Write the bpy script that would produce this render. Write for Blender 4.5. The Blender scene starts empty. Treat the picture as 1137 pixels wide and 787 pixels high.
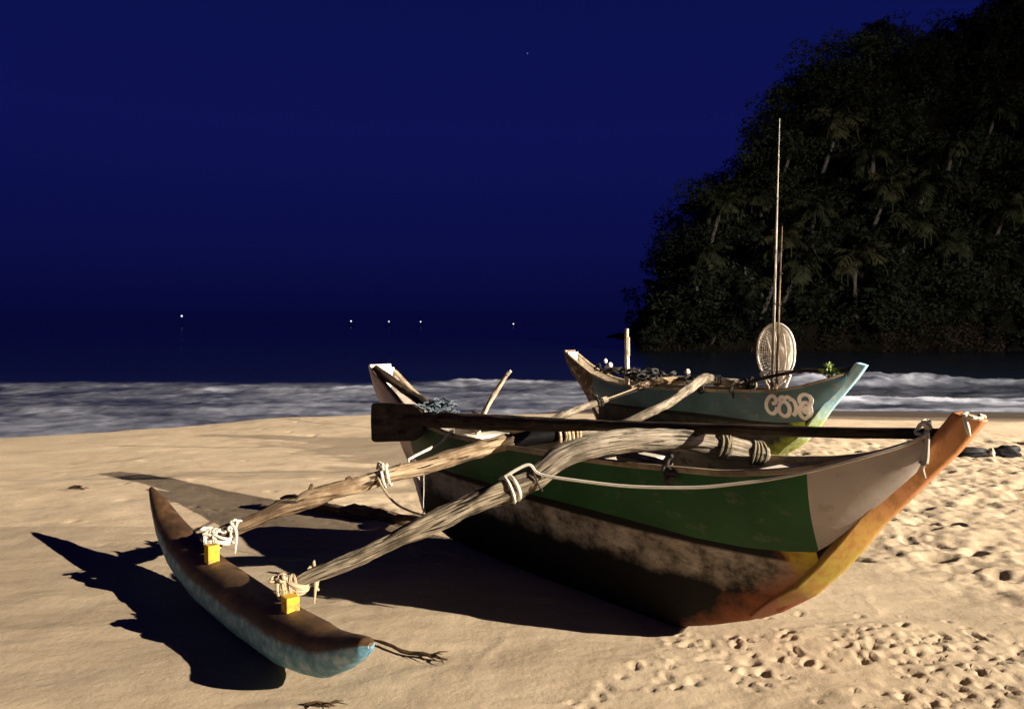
import bpy, math, random
import numpy as np
from mathutils import Vector

SC = bpy.context.scene
COL = SC.collection
R = math.radians

# ------------------------------------------------------------------ camera, sky, lamps, exposure
cam_data = bpy.data.cameras.new("camera")
cam = bpy.data.objects.new("camera", cam_data)
COL.objects.link(cam)
cam.location = (0, 0, 1.5)
cam.rotation_euler = (R(90 - 2.115), 0, 0)
cam_data.sensor_width = 36.0
cam_data.lens = 36.0 * 853.0 / 1137.0
cam_data.clip_start = 0.05
cam_data.clip_end = 6000
SC.camera = cam
cam_data.dof.use_dof = True
cam_data.dof.focus_distance = 4.6
cam_data.dof.aperture_fstop = 5.0

world = bpy.data.worlds.new("World")
SC.world = world
world.use_nodes = True
wn, wl = world.node_tree.nodes, world.node_tree.links
wbg = wn["Background"]
wtc = wn.new("ShaderNodeTexCoord")
wsep = wn.new("ShaderNodeSeparateXYZ")
wl.new(wtc.outputs["Generated"], wsep.inputs[0])
wramp = wn.new("ShaderNodeValToRGB")
wl.new(wsep.outputs["Z"], wramp.inputs[0])
el = wramp.color_ramp.elements
el[0].position = 0.0
el[0].color = (0.0019, 0.0024, 0.031, 1)
el[1].position = 1.0
el[1].color = (0.0012, 0.002, 0.012, 1)
for p_, c_ in ((0.10, (0.0034, 0.0046, 0.060, 1)), (0.24, (0.0042, 0.0062, 0.080, 1)), (0.40, (0.0034, 0.006, 0.070, 1)), (0.62, (0.0018, 0.003, 0.03, 1))):
    e = el.new(p_)
    e.color = c_
wl.new(wramp.outputs[0], wbg.inputs[0])
wbg.inputs[1].default_value = 1.0


def floodlight(name, loc, aim, power, col, size, cone, blend):
    d = bpy.data.lights.new(name, 'SPOT')
    d.energy = power
    d.color = col
    d.shadow_soft_size = size
    d.spot_size = R(cone)
    d.spot_blend = blend
    o = bpy.data.objects.new(name, d)
    o.location = loc
    o.rotation_euler = (Vector(aim) - Vector(loc)).to_track_quat('-Z', 'Y').to_euler()
    COL.objects.link(o)
    return o


# the two beach floodlights whose shadows cross on the sand, both outside the frame
floodlight("beach_floodlight", (44.0, -19.0, 18.7), (-4.0, 10.0, 0), 440000, (1.0, 0.88, 0.73), 0.15, 152, 1.0)
floodlight("far_floodlight", (58.0, 12.2, 14.2), (-6.0, 15.3, 0), 460000, (1.0, 0.86, 0.70), 0.18, 28, 1.0)

SC.view_settings.view_transform = 'Standard'
SC.view_settings.look = 'None'
SC.view_settings.exposure = 0.0
SC.view_settings.gamma = 1.0
SC.view_settings.use_curve_mapping = False

# ------------------------------------------------------------------ helpers
rng = np.random.default_rng(11)
random.seed(5)


def _hash(ix, iy, seed):
    h = (ix.astype(np.int64) * 374761393 + iy.astype(np.int64) * 668265263 + seed * 974711) & 0x7fffffff
    h = ((h ^ (h >> 13)) * 1274126177) & 0x7fffffff
    return ((h ^ (h >> 16)) & 0xffff) / 65535.0


def vnoise(x, y, seed=0):
    x = np.asarray(x, float)
    y = np.asarray(y, float)
    ix = np.floor(x)
    iy = np.floor(y)
    fx = x - ix
    fy = y - iy
    fx = fx * fx * fx * (fx * (fx * 6 - 15) + 10)
    fy = fy * fy * fy * (fy * (fy * 6 - 15) + 10)
    a = _hash(ix, iy, seed)
    b = _hash(ix + 1, iy, seed)
    c = _hash(ix, iy + 1, seed)
    d = _hash(ix + 1, iy + 1, seed)
    return (a * (1 - fx) + b * fx) * (1 - fy) + (c * (1 - fx) + d * fx) * fy - 0.5


def fbm(x, y, oct=4, seed=0, gain=0.5):
    s = 0
    amp = 1.0
    for k in range(oct):
        s = s + amp * vnoise(np.asarray(x) * 2 ** k + 17.3 * k, np.asarray(y) * 2 ** k - 9.1 * k, seed + k)
        amp *= gain
    return s


def smooth(a, b, x):
    t = np.clip((x - a) / (b - a), 0, 1)
    return t * t * (3 - 2 * t)


def tag(o, label=None, cat=None, group=None, kind=None):
    if label:
        o['label'] = label
    if cat:
        o['category'] = cat
    if group:
        o['group'] = group
    if kind:
        o['kind'] = kind
    return o


def empty(name, loc, rz=0.0, s=1.0):
    o = bpy.data.objects.new(name, None)
    o.location = loc
    o.rotation_euler = (0, 0, rz)
    o.scale = (s, s, s)
    o.empty_display_size = 0.2
    COL.objects.link(o)
    return o


class MB:
    """collects vertices, faces and uvs for one mesh"""

    def __init__(self):
        self.v, self.f, self.uv, self.mi = [], [], [], []

    def add(self, verts, faces, uvs=None, mi=0):
        o = len(self.v)
        self.v += [tuple(map(float, p)) for p in verts]
        for f in faces:
            self.f.append(tuple(i + o for i in f))
            self.mi.append(mi)
            if uvs is None:
                self.uv.append([(0.0, 0.0)] * len(f))
            else:
                self.uv.append([uvs[i] for i in f])
        return self

    def loft(self, rings, closed=True, caps=True, mi=0):
        n = len(rings[0])
        verts, uvs = [], []
        L = 0.0
        for i, r in enumerate(rings):
            if i:
                L += float(np.linalg.norm(np.mean(np.array(rings[i]), 0) - np.mean(np.array(rings[i - 1]), 0)))
            for k, p in enumerate(r):
                verts.append(p)
                uvs.append((k / n, L))
        faces = []
        for i in range(len(rings) - 1):
            for k in range(n if closed else n - 1):
                k2 = (k + 1) % n
                faces.append((i * n + k, i * n + k2, (i + 1) * n + k2, (i + 1) * n + k))
        if caps and closed:
            faces.append(tuple(range(n))[::-1])
            faces.append(tuple((len(rings) - 1) * n + k for k in range(n)))
        return self.add(verts, faces, uvs, mi)

    def tube(self, pts, rad, seg=8, caps=True, wob=0.0, seed=0, flat=1.0, mi=0, sub=0, ridge=0.0):
        P = np.array(pts, float)
        rad = np.full(len(P), rad, float) if np.isscalar(rad) else np.array(rad, float)
        if sub:
            P, rad = spline(P, rad, sub)
        T = np.gradient(P, axis=0)
        T /= np.linalg.norm(T, axis=1)[:, None] + 1e-12
        up = np.array([0, 0, 1.0]) if abs(T[0][2]) < 0.9 else np.array([1.0, 0, 0])
        N = np.cross(up, T[0])
        N /= np.linalg.norm(N)
        rings = []
        L = 0.0
        for i in range(len(P)):
            N = N - T[i] * np.dot(N, T[i])
            N /= np.linalg.norm(N) + 1e-12
            B = np.cross(T[i], N)
            if i:
                L += np.linalg.norm(P[i] - P[i - 1])
            a = -math.pi / 2 + np.arange(seg) * 2 * math.pi / seg
            r = rad[i] * np.ones(seg)
            if wob:
                r = r * (1 + wob * (2.0 * fbm(np.cos(a) * 1.6 + 5 + seed, np.full(seg, L * 5 / max(rad.mean() * 18, .2)) + np.sin(a) * 1.6, 3, seed)))
            if ridge:
                rd = 1 - np.abs(2 * vnoise(a * 2.6 + 1.2 * math.sin(L * 2.1 + seed) + seed, np.full(seg, L * 1.7 + seed), seed + 3)) * 2
                r = r * (1 - ridge * (1 - rd) ** 2 + ridge * 1.5 * vnoise(a * 5.0 + seed, np.full(seg, L * 3.0), seed + 4))
            rings.append([P[i] + N * math.cos(a[k]) * r[k] + B * math.sin(a[k]) * r[k] * flat for k in range(seg)])
        return self.loft(rings, True, caps, mi)

    def box(self, c, size, rot=None, mi=0):
        sx, sy, sz = [s / 2 for s in size]
        vs = [Vector((x, y, z)) for x in (-sx, sx) for y in (-sy, sy) for z in (-sz, sz)]
        if rot is not None:
            vs = [rot @ v for v in vs]
        vs = [(v.x + c[0], v.y + c[1], v.z + c[2]) for v in vs]
        return self.add(vs, [(0, 1, 3, 2), (4, 6, 7, 5), (0, 4, 5, 1), (2, 3, 7, 6), (0, 2, 6, 4), (1, 5, 7, 3)], mi=mi)

    def build(self, name, mats, parent=None, smooth_=True, bevel=0.0):
        me = bpy.data.meshes.new(name)
        me.from_pydata(self.v, [], self.f)
        uvl = me.uv_layers.new(name="UVMap")
        flat = [c for f in self.uv for uv in f for c in uv]
        uvl.data.foreach_set("uv", flat)
        for m in (mats if isinstance(mats, (list, tuple)) else [mats]):
            me.materials.append(m)
        me.polygons.foreach_set("material_index", self.mi)
        if smooth_:
            me.polygons.foreach_set("use_smooth", [True] * len(self.f))
            me.set_sharp_from_angle(angle=R(38))
        me.update()
        o = bpy.data.objects.new(name, me)
        COL.objects.link(o)
        if parent:
            o.parent = parent
        if bevel:
            b = o.modifiers.new("bevel", 'BEVEL')
            b.width = bevel
            b.segments = 2
            b.limit_method = 'ANGLE'
        return o


def spline(P, rad, sub):
    n = len(P)
    out, ro = [], []
    for i in range(n - 1):
        p0, p1, p2, p3 = P[max(i - 1, 0)], P[i], P[i + 1], P[min(i + 2, n - 1)]
        for s in range(sub):
            t = s / sub
            out.append(0.5 * ((2 * p1) + (-p0 + p2) * t + (2 * p0 - 5 * p1 + 4 * p2 - p3) * t * t + (-p0 + 3 * p1 - 3 * p2 + p3) * t ** 3))
            ro.append(rad[i] * (1 - t) + rad[i + 1] * t)
    out.append(P[-1])
    ro.append(rad[-1])
    return np.array(out), np.array(ro)


def big_mesh(name, V, F, mats, attr=None, smooth_=True):
    """numpy quads -> object; attr = dict name -> per-vertex float"""
    me = bpy.data.meshes.new(name)
    nv, nf = len(V), len(F)
    me.vertices.add(nv)
    me.vertices.foreach_set("co", np.asarray(V, np.float32).ravel())
    k = F.shape[1]
    me.loops.add(nf * k)
    me.polygons.add(nf)
    me.loops.foreach_set("vertex_index", F.astype(np.int32).ravel())
    me.polygons.foreach_set("loop_start", np.arange(0, nf * k, k, dtype=np.int32))
    if smooth_:
        me.polygons.foreach_set("use_smooth", np.ones(nf, bool))
    if attr:
        for an, av in attr.items():
            a = me.attributes.new(an, 'FLOAT', 'POINT')
            a.data.foreach_set("value", np.asarray(av, np.float32).ravel())
    me.update(calc_edges=True)
    for m in (mats if isinstance(mats, (list, tuple)) else [mats]):
        me.materials.append(m)
    o = bpy.data.objects.new(name, me)
    COL.objects.link(o)
    return o


def grid_faces(nx, ny):
    i = np.arange(ny - 1)[:, None] * nx + np.arange(nx - 1)[None, :]
    i = i.ravel()
    return np.stack([i, i + 1, i + nx + 1, i + nx], 1)


# ------------------------------------------------------------------ materials
def new_mat(name):
    m = bpy.data.materials.new(name)
    m.use_nodes = True
    nt = m.node_tree
    return m, nt.nodes, nt.links, nt.nodes["Principled BSDF"]


def N(nodes, t, **kw):
    n = nodes.new(t)
    for k, v in kw.items():
        setattr(n, k, v)
    return n


def noise(nodes, links, vec, scale, detail=5, rough=0.6):
    n = nodes.new("ShaderNodeTexNoise")
    n.inputs["Scale"].default_value = scale
    n.inputs["Detail"].default_value = detail
    n.inputs["Roughness"].default_value = rough
    if vec is not None:
        links.new(vec, n.inputs["Vector"])
    return n.outputs["Fac"]


def ramp(nodes, links, fac, stops):
    r = nodes.new("ShaderNodeValToRGB")
    e = r.color_ramp.elements
    e[0].position, e[0].color = stops[0][0], (*stops[0][1], 1)
    e[1].position, e[1].color = stops[-1][0], (*stops[-1][1], 1)
    for p, c in stops[1:-1]:
        x = e.new(p)
        x.color = (*c, 1)
    links.new(fac, r.inputs[0])
    return r.outputs[0]


def mathn(nodes, links, op, a, b=None):
    n = nodes.new("ShaderNodeMath")
    n.operation = op
    for i, x in enumerate((a, b)):
        if x is None:
            continue
        if isinstance(x, (int, float)):
            n.inputs[i].default_value = x
        else:
            links.new(x, n.inputs[i])
    return n.outputs[0]


def mixc(nodes, links, fac, a, b, mode='MIX'):
    n = nodes.new("ShaderNodeMix")
    n.data_type = 'RGBA'
    n.blend_type = mode
    for i, x in ((0, fac), (6, a), (7, b)):
        if isinstance(x, (int, float)):
            n.inputs[i].default_value = x
        elif isinstance(x, tuple):
            n.inputs[i].default_value = (*x, 1)
        else:
            links.new(x, n.inputs[i])
    return n.outputs[2]


def bump(nodes, links, bsdf, height, strength=0.4, dist=0.01):
    b = nodes.new("ShaderNodeBump")
    b.inputs["Strength"].default_value = strength
    b.inputs["Distance"].default_value = dist
    links.new(height, b.inputs["Height"])
    links.new(b.outputs[0], bsdf.inputs["Normal"])


def objco(nodes):
    return nodes.new("ShaderNodeTexCoord").outputs["Object"]


def scaled(nodes, links, vec, s):
    m = nodes.new("ShaderNodeMapping")
    m.inputs["Scale"].default_value = s
    links.new(vec, m.inputs["Vector"])
    return m.outputs[0]


def paint(name, col, wear=(0.2, 0.17, 0.13), amount=0.35, rough=0.55, scale=9):
    """old brushed paint with scuffs and bare spots"""
    m, nd, lk, bs = new_mat(name)
    co = objco(nd)
    n1 = noise(nd, lk, scaled(nd, lk, co, (1, 1, 1.6)), scale, 8, 0.68)
    n2 = noise(nd, lk, co, 2.3, 4, 0.5)
    dark = tuple(c * 0.62 for c in col)
    lite = tuple(min(1, c * 1.25 + 0.004) for c in col)
    base = ramp(nd, lk, n2, [(0.3, dark), (0.52, col), (0.75, lite)])
    th = 0.70 - 0.28 * amount
    mask = ramp(nd, lk, n1, [(th - 0.06, (0, 0, 0)), (th + 0.03, (1, 1, 1))])
    c = mixc(nd, lk, mask, base, wear)
    sc = noise(nd, lk, scaled(nd, lk, co, (0.6, 3, 12)), 14, 3, 0.6)
    c = mixc(nd, lk, ramp(nd, lk, sc, [(0.66, (0, 0, 0)), (0.75, (0.5, 0.5, 0.5))]), c, tuple(min(1, x * 1.5 + .03) for x in col))
    lk.new(c, bs.inputs["Base Color"])
    bs.inputs["Roughness"].default_value = rough
    bs.inputs["Specular IOR Level"].default_value = 0.28
    bump(nd, lk, bs, n1, 0.3, 0.006)
    return m


def wood(name, c0, c1, c2, stretch=30, rough=0.8, bstr=0.45):
    """grain runs along the length of the log (uv: v is metres along it)"""
    m, nd, lk, bs = new_mat(name)
    uv = nd.new("ShaderNodeTexCoord").outputs["UV"]
    v1 = scaled(nd, lk, uv, (stretch * 1.4, 3.4, 1))
    n1 = noise(nd, lk, v1, 1.0, 7, 0.62)
    n2 = noise(nd, lk, objco(nd), 5.5, 4, 0.6)
    n3 = noise(nd, lk, scaled(nd, lk, uv, (stretch * .6, 3.4, 1)), 1.7, 3, 0.5)
    c = ramp(nd, lk, n1, [(0.34, c0), (0.48, c1), (0.64, c2)])
    c = mixc(nd, lk, ramp(nd, lk, n2, [(0.44, (0, 0, 0)), (0.62, (0.85, 0.85, 0.85))]), c, tuple(x * 1.1 for x in c0))
    crack = ramp(nd, lk, n3, [(0.36, (1, 1, 1)), (0.42, (0, 0, 0))])
    c = mixc(nd, lk, crack, c, tuple(x * 0.25 for x in c0))
    lk.new(c, bs.inputs["Base Color"])
    bs.inputs["Roughness"].default_value = rough
    bs.inputs["Specular IOR Level"].default_value = 0.25
    h = mathn(nd, lk, 'SUBTRACT', n1, crack)
    bump(nd, lk, bs, h, bstr, 0.012)
    return m


def plain(name, col, rough=0.7, var=0.3, scale=20, metallic=0.0, bs_=0.3):
    m, nd, lk, bs = new_mat(name)
    co = objco(nd)
    n1 = noise(nd, lk, co, scale, 5, 0.6)
    c = ramp(nd, lk, n1, [(0.3, tuple(x * (1 - var) for x in col)), (0.7, tuple(min(1, x * (1 + var)) for x in col))])
    lk.new(c, bs.inputs["Base Color"])
    bs.inputs["Roughness"].default_value = rough
    bs.inputs["Metallic"].default_value = metallic
    bump(nd, lk, bs, n1, bs_, 0.006)
    return m


def rope_mat(name, col):
    m, nd, lk, bs = new_mat(name)
    uv = nd.new("ShaderNodeTexCoord").outputs["UV"]
    w = nd.new("ShaderNodeTexWave")
    w.inputs["Scale"].default_value = 1.0
    w.inputs["Distortion"].default_value = 1.0
    lk.new(scaled(nd, lk, uv, (2, 20, 1)), w.inputs["Vector"])
    c = ramp(nd, lk, w.outputs["Fac"], [(0.1, tuple(x * 0.55 for x in col)), (0.6, col)])
    lk.new(c, bs.inputs["Base Color"])
    bs.inputs["Roughness"].default_value = 0.9
    bump(nd, lk, bs, w.outputs["Fac"], 0.5, 0.004)
    return m


M = {}
M['green'] = paint('green_paint', (0.012, 0.074, 0.016), (0.05, 0.085, 0.04), 0.3, 0.55)
M['blush'] = paint('faded_pink_white_paint', (0.40, 0.345, 0.305), (0.33, 0.27, 0.225), 0.18, 0.6)
M['cream'] = paint('cream_paint', (0.66, 0.60, 0.50), (0.35, 0.28, 0.2), 0.3, 0.6)
M['white'] = paint('white_paint', (0.80, 0.76, 0.71), (0.5, 0.42, 0.35), 0.15, 0.5)
M['rail'] = paint('weathered_rail_wood', (0.30, 0.235, 0.15), (0.16, 0.12, 0.08), 0.5, 0.7)
M['log_pale'] = wood('sun_bleached_log', (0.085, 0.067, 0.047), (0.25, 0.205, 0.148), (0.46, 0.405, 0.315))
M['log_warm'] = wood('peeled_branch', (0.13, 0.08, 0.042), (0.36, 0.26, 0.155), (0.54, 0.43, 0.29), 14)
M['log_grey'] = wood('grey_split_log', (0.03, 0.022, 0.014), (0.16, 0.125, 0.08), (0.40, 0.335, 0.24), 30)
M['log_dark'] = wood('dark_old_branch', (0.055, 0.035, 0.02), (0.17, 0.11, 0.06), (0.30, 0.21, 0.13), 18)
M['oar'] = wood('dark_oar_wood', (0.018, 0.012, 0.008), (0.05, 0.034, 0.02), (0.10, 0.066, 0.038), 14)
M['board'] = wood('plain_board', (0.14, 0.1, 0.06), (0.34, 0.26, 0.17), (0.5, 0.42, 0.3), 10)
M['rope'] = rope_mat('white_rope', (0.72, 0.66, 0.54))
M['rope_tan'] = rope_mat('tan_rope', (0.50, 0.39, 0.24))
M['rope_olive'] = rope_mat('olive_rope', (0.16, 0.135, 0.08))
M['rope_dark'] = rope_mat('dark_rope', (0.035, 0.03, 0.025))
M['rubber'] = plain('black_rubber', (0.006, 0.006, 0.007), 0.35, 0.3, 30)
M['rubber'].node_tree.nodes["Principled BSDF"].inputs["Specular IOR Level"].default_value = 0.12
M['net'] = rope_mat('blue_grey_netting', (0.14, 0.19, 0.225))
M['yellow'] = paint('yellow_paint', (0.55, 0.34, 0.025), (0.26, 0.15, 0.05), 0.5, 0.6)
M['bamboo'] = wood('pale_bamboo', (0.35, 0.27, 0.17), (0.55, 0.46, 0.33), (0.7, 0.62, 0.5), 6, 0.5, 0.2)
M['rod_grey'] = wood('grey_rod', (0.2, 0.17, 0.14), (0.34, 0.30, 0.25), (0.5, 0.45, 0.39), 5, 0.5, 0.2)
M['net_pale'] = plain('pale_net_cord', (0.74, 0.68, 0.60), 0.7)
M['twig'] = wood('dry_twig', (0.03, 0.018, 0.008), (0.09, 0.05, 0.02), (0.17, 0.1, 0.04), 8)
M['rock'] = plain('dark_wet_rock', (0.012, 0.0115, 0.013), 0.7, 0.6, 8, 0, 0.9)
M['rock'].node_tree.nodes["Principled BSDF"].inputs["Specular IOR Level"].default_value = 0.08
M['stone'] = plain('pale_stone', (0.55, 0.48, 0.38), 0.8, 0.3, 12)
M['leafy'] = plain('fresh_leaf', (0.13, 0.19, 0.035), 0.55, 0.4, 30)
M['inside'] = paint('worn_inside_paint', (0.24, 0.21, 0.16), (0.12, 0.09, 0.06), 0.4, 0.75)


def hull_mat(name, top, low, nosec, nose2, bot, shade_c):
    """bottom paint: weathered band under the planks, bow painted another colour towards the stem"""
    m, nd, lk, bs = new_mat(name)
    co = objco(nd)
    sep = nd.new("ShaderNodeSeparateXYZ")
    lk.new(co, sep.inputs[0])
    n1 = noise(nd, lk, co, 6, 8, 0.68)
    n2 = noise(nd, lk, scaled(nd, lk, co, (1, 1, 3)), 16, 5, 0.6)
    c = ramp(nd, lk, n1, [(0.34, low), (0.50, top), (0.68, tuple(x * 1.5 for x in top))])
    c = mixc(nd, lk, ramp(nd, lk, n2, [(0.5, (0, 0, 0)), (0.72, (0.7, 0.7, 0.7))]), c, low)
    wob = mathn(nd, lk, 'MULTIPLY', mathn(nd, lk, 'SUBTRACT', n1, 0.5), 0.5)
    # shade painted near-black into the bottom, below the faded band
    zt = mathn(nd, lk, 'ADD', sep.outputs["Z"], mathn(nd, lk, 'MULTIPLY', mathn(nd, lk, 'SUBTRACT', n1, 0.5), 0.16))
    c = mixc(nd, lk, ramp(nd, lk, zt, [(0.30, (1, 1, 1)), (0.40, (0, 0, 0))]), c, shade_c)
    c = mixc(nd, lk, ramp(nd, lk, sep.outputs["Z"], [(0.488, (0, 0, 0)), (0.502, (1, 1, 1))]), c, shade_c)  # dark strip under the planks: their overhang shadow put into the colour
    # red bottom towards the bow
    ux = mathn(nd, lk, 'ADD', sep.outputs["X"], wob)
    zz = mathn(nd, lk, 'MULTIPLY', sep.outputs["Z"], -1.1)
    t = mathn(nd, lk, 'ADD', ux, zz)
    f = ramp(nd, lk, t, [(-0.06, (0, 0, 0)), (0.22, (1, 1, 1))])
    c = mixc(nd, lk, f, c, bot)
    f2 = ramp(nd, lk, mathn(nd, lk, 'ADD', sep.outputs["X"], mathn(nd, lk, 'MULTIPLY', wob, 0.7)), [(0.62, (0, 0, 0)), (0.70, (1, 1, 1))])
    c = mixc(nd, lk, f2, c, mixc(nd, lk, ramp(nd, lk, n2, [(0.4, (0, 0, 0)), (0.7, (1, 1, 1))]), nosec, nose2))
    lk.new(c, bs.inputs["Base Color"])
    bs.inputs["Roughness"].default_value = 0.75
    bs.inputs["Specular IOR Level"].default_value = 0.2
    bump(nd, lk, bs, n1, 0.5, 0.008)
    return m


def stem_mat(name, lowc, topc, z0, z1, tipc=None, speck=(0.3, 0.2, 0.05), foot=None):
    m, nd, lk, bs = new_mat(name)
    co = objco(nd)
    sep = nd.new("ShaderNodeSeparateXYZ")
    lk.new(co, sep.inputs[0])
    n1 = noise(nd, lk, co, 12, 7, 0.7)
    n3 = noise(nd, lk, scaled(nd, lk, co, (1, 1, .35)), 34, 4, 0.6)
    z = mathn(nd, lk, 'ADD', sep.outputs["Z"], mathn(nd, lk, 'MULTIPLY', mathn(nd, lk, 'SUBTRACT', n1, 0.5), 0.35))
    c = ramp(nd, lk, z, [(z0, lowc), (z1, topc)])
    c = mixc(nd, lk, ramp(nd, lk, n3, [(0.46, (0, 0, 0)), (0.62, (0.85, 0.85, 0.85))]), c, speck)
    if foot:
        c = mixc(nd, lk, ramp(nd, lk, z, [(0.26, (1, 1, 1)), (0.40, (0, 0, 0))]), c, foot)
    if tipc:
        c = mixc(nd, lk, ramp(nd, lk, z, [(1.13, (0, 0, 0)), (1.15, (1, 1, 1))]), c, tipc)
    lk.new(c, bs.inputs["Base Color"])
    bs.inputs["Roughness"].default_value = 0.55
    bump(nd, lk, bs, n1, 0.35, 0.006)
    return m


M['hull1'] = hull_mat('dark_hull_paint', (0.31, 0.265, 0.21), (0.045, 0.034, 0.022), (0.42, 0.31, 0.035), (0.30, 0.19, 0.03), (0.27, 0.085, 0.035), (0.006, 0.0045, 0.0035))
M['stem1'] = stem_mat('orange_yellow_stem', (0.32, 0.235, 0.03), (0.44, 0.18, 0.065), 0.50, 0.85, None, (0.30, 0.135, 0.03), (0.25, 0.085, 0.035))
M['teal'] = paint('teal_paint', (0.07, 0.14, 0.16), (0.15, 0.145, 0.125), 0.3, 0.5)
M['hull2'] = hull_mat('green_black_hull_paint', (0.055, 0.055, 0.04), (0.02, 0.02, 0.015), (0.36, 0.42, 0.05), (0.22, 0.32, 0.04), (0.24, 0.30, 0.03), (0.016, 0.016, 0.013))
M['stem2'] = stem_mat('blue_green_stem', (0.34, 0.42, 0.05), (0.24, 0.47, 0.60), 0.52, 0.74, (0.8, 0.8, 0.8), (0.45, 0.55, 0.5))
M['sternpatch'] = paint('worn_grey_stern', (0.36, 0.30, 0.24), (0.10, 0.06, 0.035), 0.9, 0.7)
M['stern1'] = paint('stern_pink_white', (0.62, 0.50, 0.44), (0.40, 0.3, 0.24), 0.15, 0.6)
M['letter'] = paint('letter_paint', (0.82, 0.78, 0.76), (0.55, 0.5, 0.47), 0.1, 0.6)


def float_mat():
    m, nd, lk, bs = new_mat('float_paint')
    co = objco(nd)
    sep = nd.new("ShaderNodeSeparateXYZ")
    lk.new(co, sep.inputs[0])
    uv = nd.new("ShaderNodeTexCoord").outputs["UV"]
    su = nd.new("ShaderNodeSeparateXYZ")
    lk.new(uv, su.inputs[0])
    n1 = noise(nd, lk, co, 7, 8, 0.7)
    n2 = noise(nd, lk, co, 20, 5, 0.6)
    w = mathn(nd, lk, 'MULTIPLY', mathn(nd, lk, 'SUBTRACT', n1, 0.5), 0.10)
    # uv u: 0 at the keel, 0.5 at the top; the painted band sits either side of the bottom
    d = mathn(nd, lk, 'ABSOLUTE', mathn(nd, lk, 'SUBTRACT', mathn(nd, lk, 'ADD', su.outputs["X"], w), 0.5))
    blue = ramp(nd, lk, n2, [(0.3, (0.055, 0.16, 0.22)), (0.5, (0.12, 0.29, 0.37)), (0.72, (0.38, 0.48, 0.52))])
    brown = ramp(nd, lk, n1, [(0.32, (0.022, 0.011, 0.005)), (0.5, (0.070, 0.035, 0.014)), (0.7, (0.16, 0.085, 0.032))])
    f = ramp(nd, lk, d, [(0.185, (0, 0, 0)), (0.215, (1, 1, 1))])
    c = mixc(nd, lk, f, brown, blue)
    # blue bow tip
    t = ramp(nd, lk, mathn(nd, lk, 'ADD', sep.outputs["X"], mathn(nd, lk, 'MULTIPLY', w, 0.6)), [(-0.30, (0, 0, 0)), (-0.25, (1, 1, 1))])
    c = mixc(nd, lk, t, c, (0.22, 0.52, 0.64))
    lk.new(c, bs.inputs["Base Color"])
    bs.inputs["Roughness"].default_value = 0.6
    bump(nd, lk, bs, n1, 0.4, 0.008)
    return m


M['float'] = float_mat()

# ------------------------------------------------------------------ where the two boats lie
YAW1 = -0.8760580505981933
O1 = np.array([0.8884, 3.8038, 0.0])
YAW2, S2 = -0.93, 0.978
O2 = np.array([2.576, 8.251, 0.0])


def Wpt(u, v, z, boat=1):
    """point in boat measures (u to the bow, v towards the float, z up) -> place on the beach"""
    o, y, s = (O1, YAW1, 1.0) if boat == 1 else (O2, YAW2, S2)
    a = np.array([math.cos(y), math.sin(y), 0])
    n = np.array([a[1], -a[0], 0])
    return o + s * (a * u + n * v + np.array([0, 0, z]))


# ------------------------------------------------------------------ beach
def crest_y(x):
    return np.interp(x, [-40, -12, -6.7, -3.9, -2, 1, 5, 7.7, 14, 40], [4, 7.6, 10.0, 12.2, 12.8, 12.6, 11.9, 11.5, 11.0, 9])


def beach_grid():
    def axis(segs):
        out = [segs[0][0]]
        for a, b, d in segs:
            n = max(1, int(round((b - a) / d)))
            out += list(a + (b - a) * (np.arange(1, n + 1) / n))
        return np.array(out)

    def grow(start, end, d0, k=1.22):
        out, d, x = [], d0, start
        while x < end:
            x = min(x + d, end)
            out.append(x)
            d *= k
        return np.array(out)
    xs = axis([(-5.0, -1.0, 0.03), (-1.0, 3.0, 0.016), (3.0, 8.0, 0.026), (8.0, 14.0, 0.08)])
    xs = np.concatenate([-grow(5.0, 2500, 0.06)[::-1], xs, grow(14.0, 2500, 0.12)])
    ys = axis([(2.2, 5.0, 0.016), (5.0, 8.5, 0.024), (8.5, 14.0, 0.05), (14, 22, 0.12)])
    ys = np.concatenate([-grow(-2.2, 60, 0.04)[::-1], ys, grow(22.0, 4000, 0.2)])
    return xs, ys


def dune_base(X, Y):
    c = crest_y(X)
    d = Y - c
    left = smooth(3.0, -3.0, X)
    sl = 0.085 + 0.075 * left
    drop = np.where(d > 0, -(np.sqrt(d * d + 0.25) - 0.5) * sl, 0)
    z = np.maximum(drop, -0.75 - 0.0012 * np.maximum(d, 0))
    z = np.maximum(z, -4.0)
    near = smooth(16, 12, Y)
    z = z + near * (0.05 * fbm(X * 0.35, Y * 0.5, 3, 3) + 0.018 * fbm(X * 1.3, Y * 2.2, 3, 8))
    return z


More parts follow.
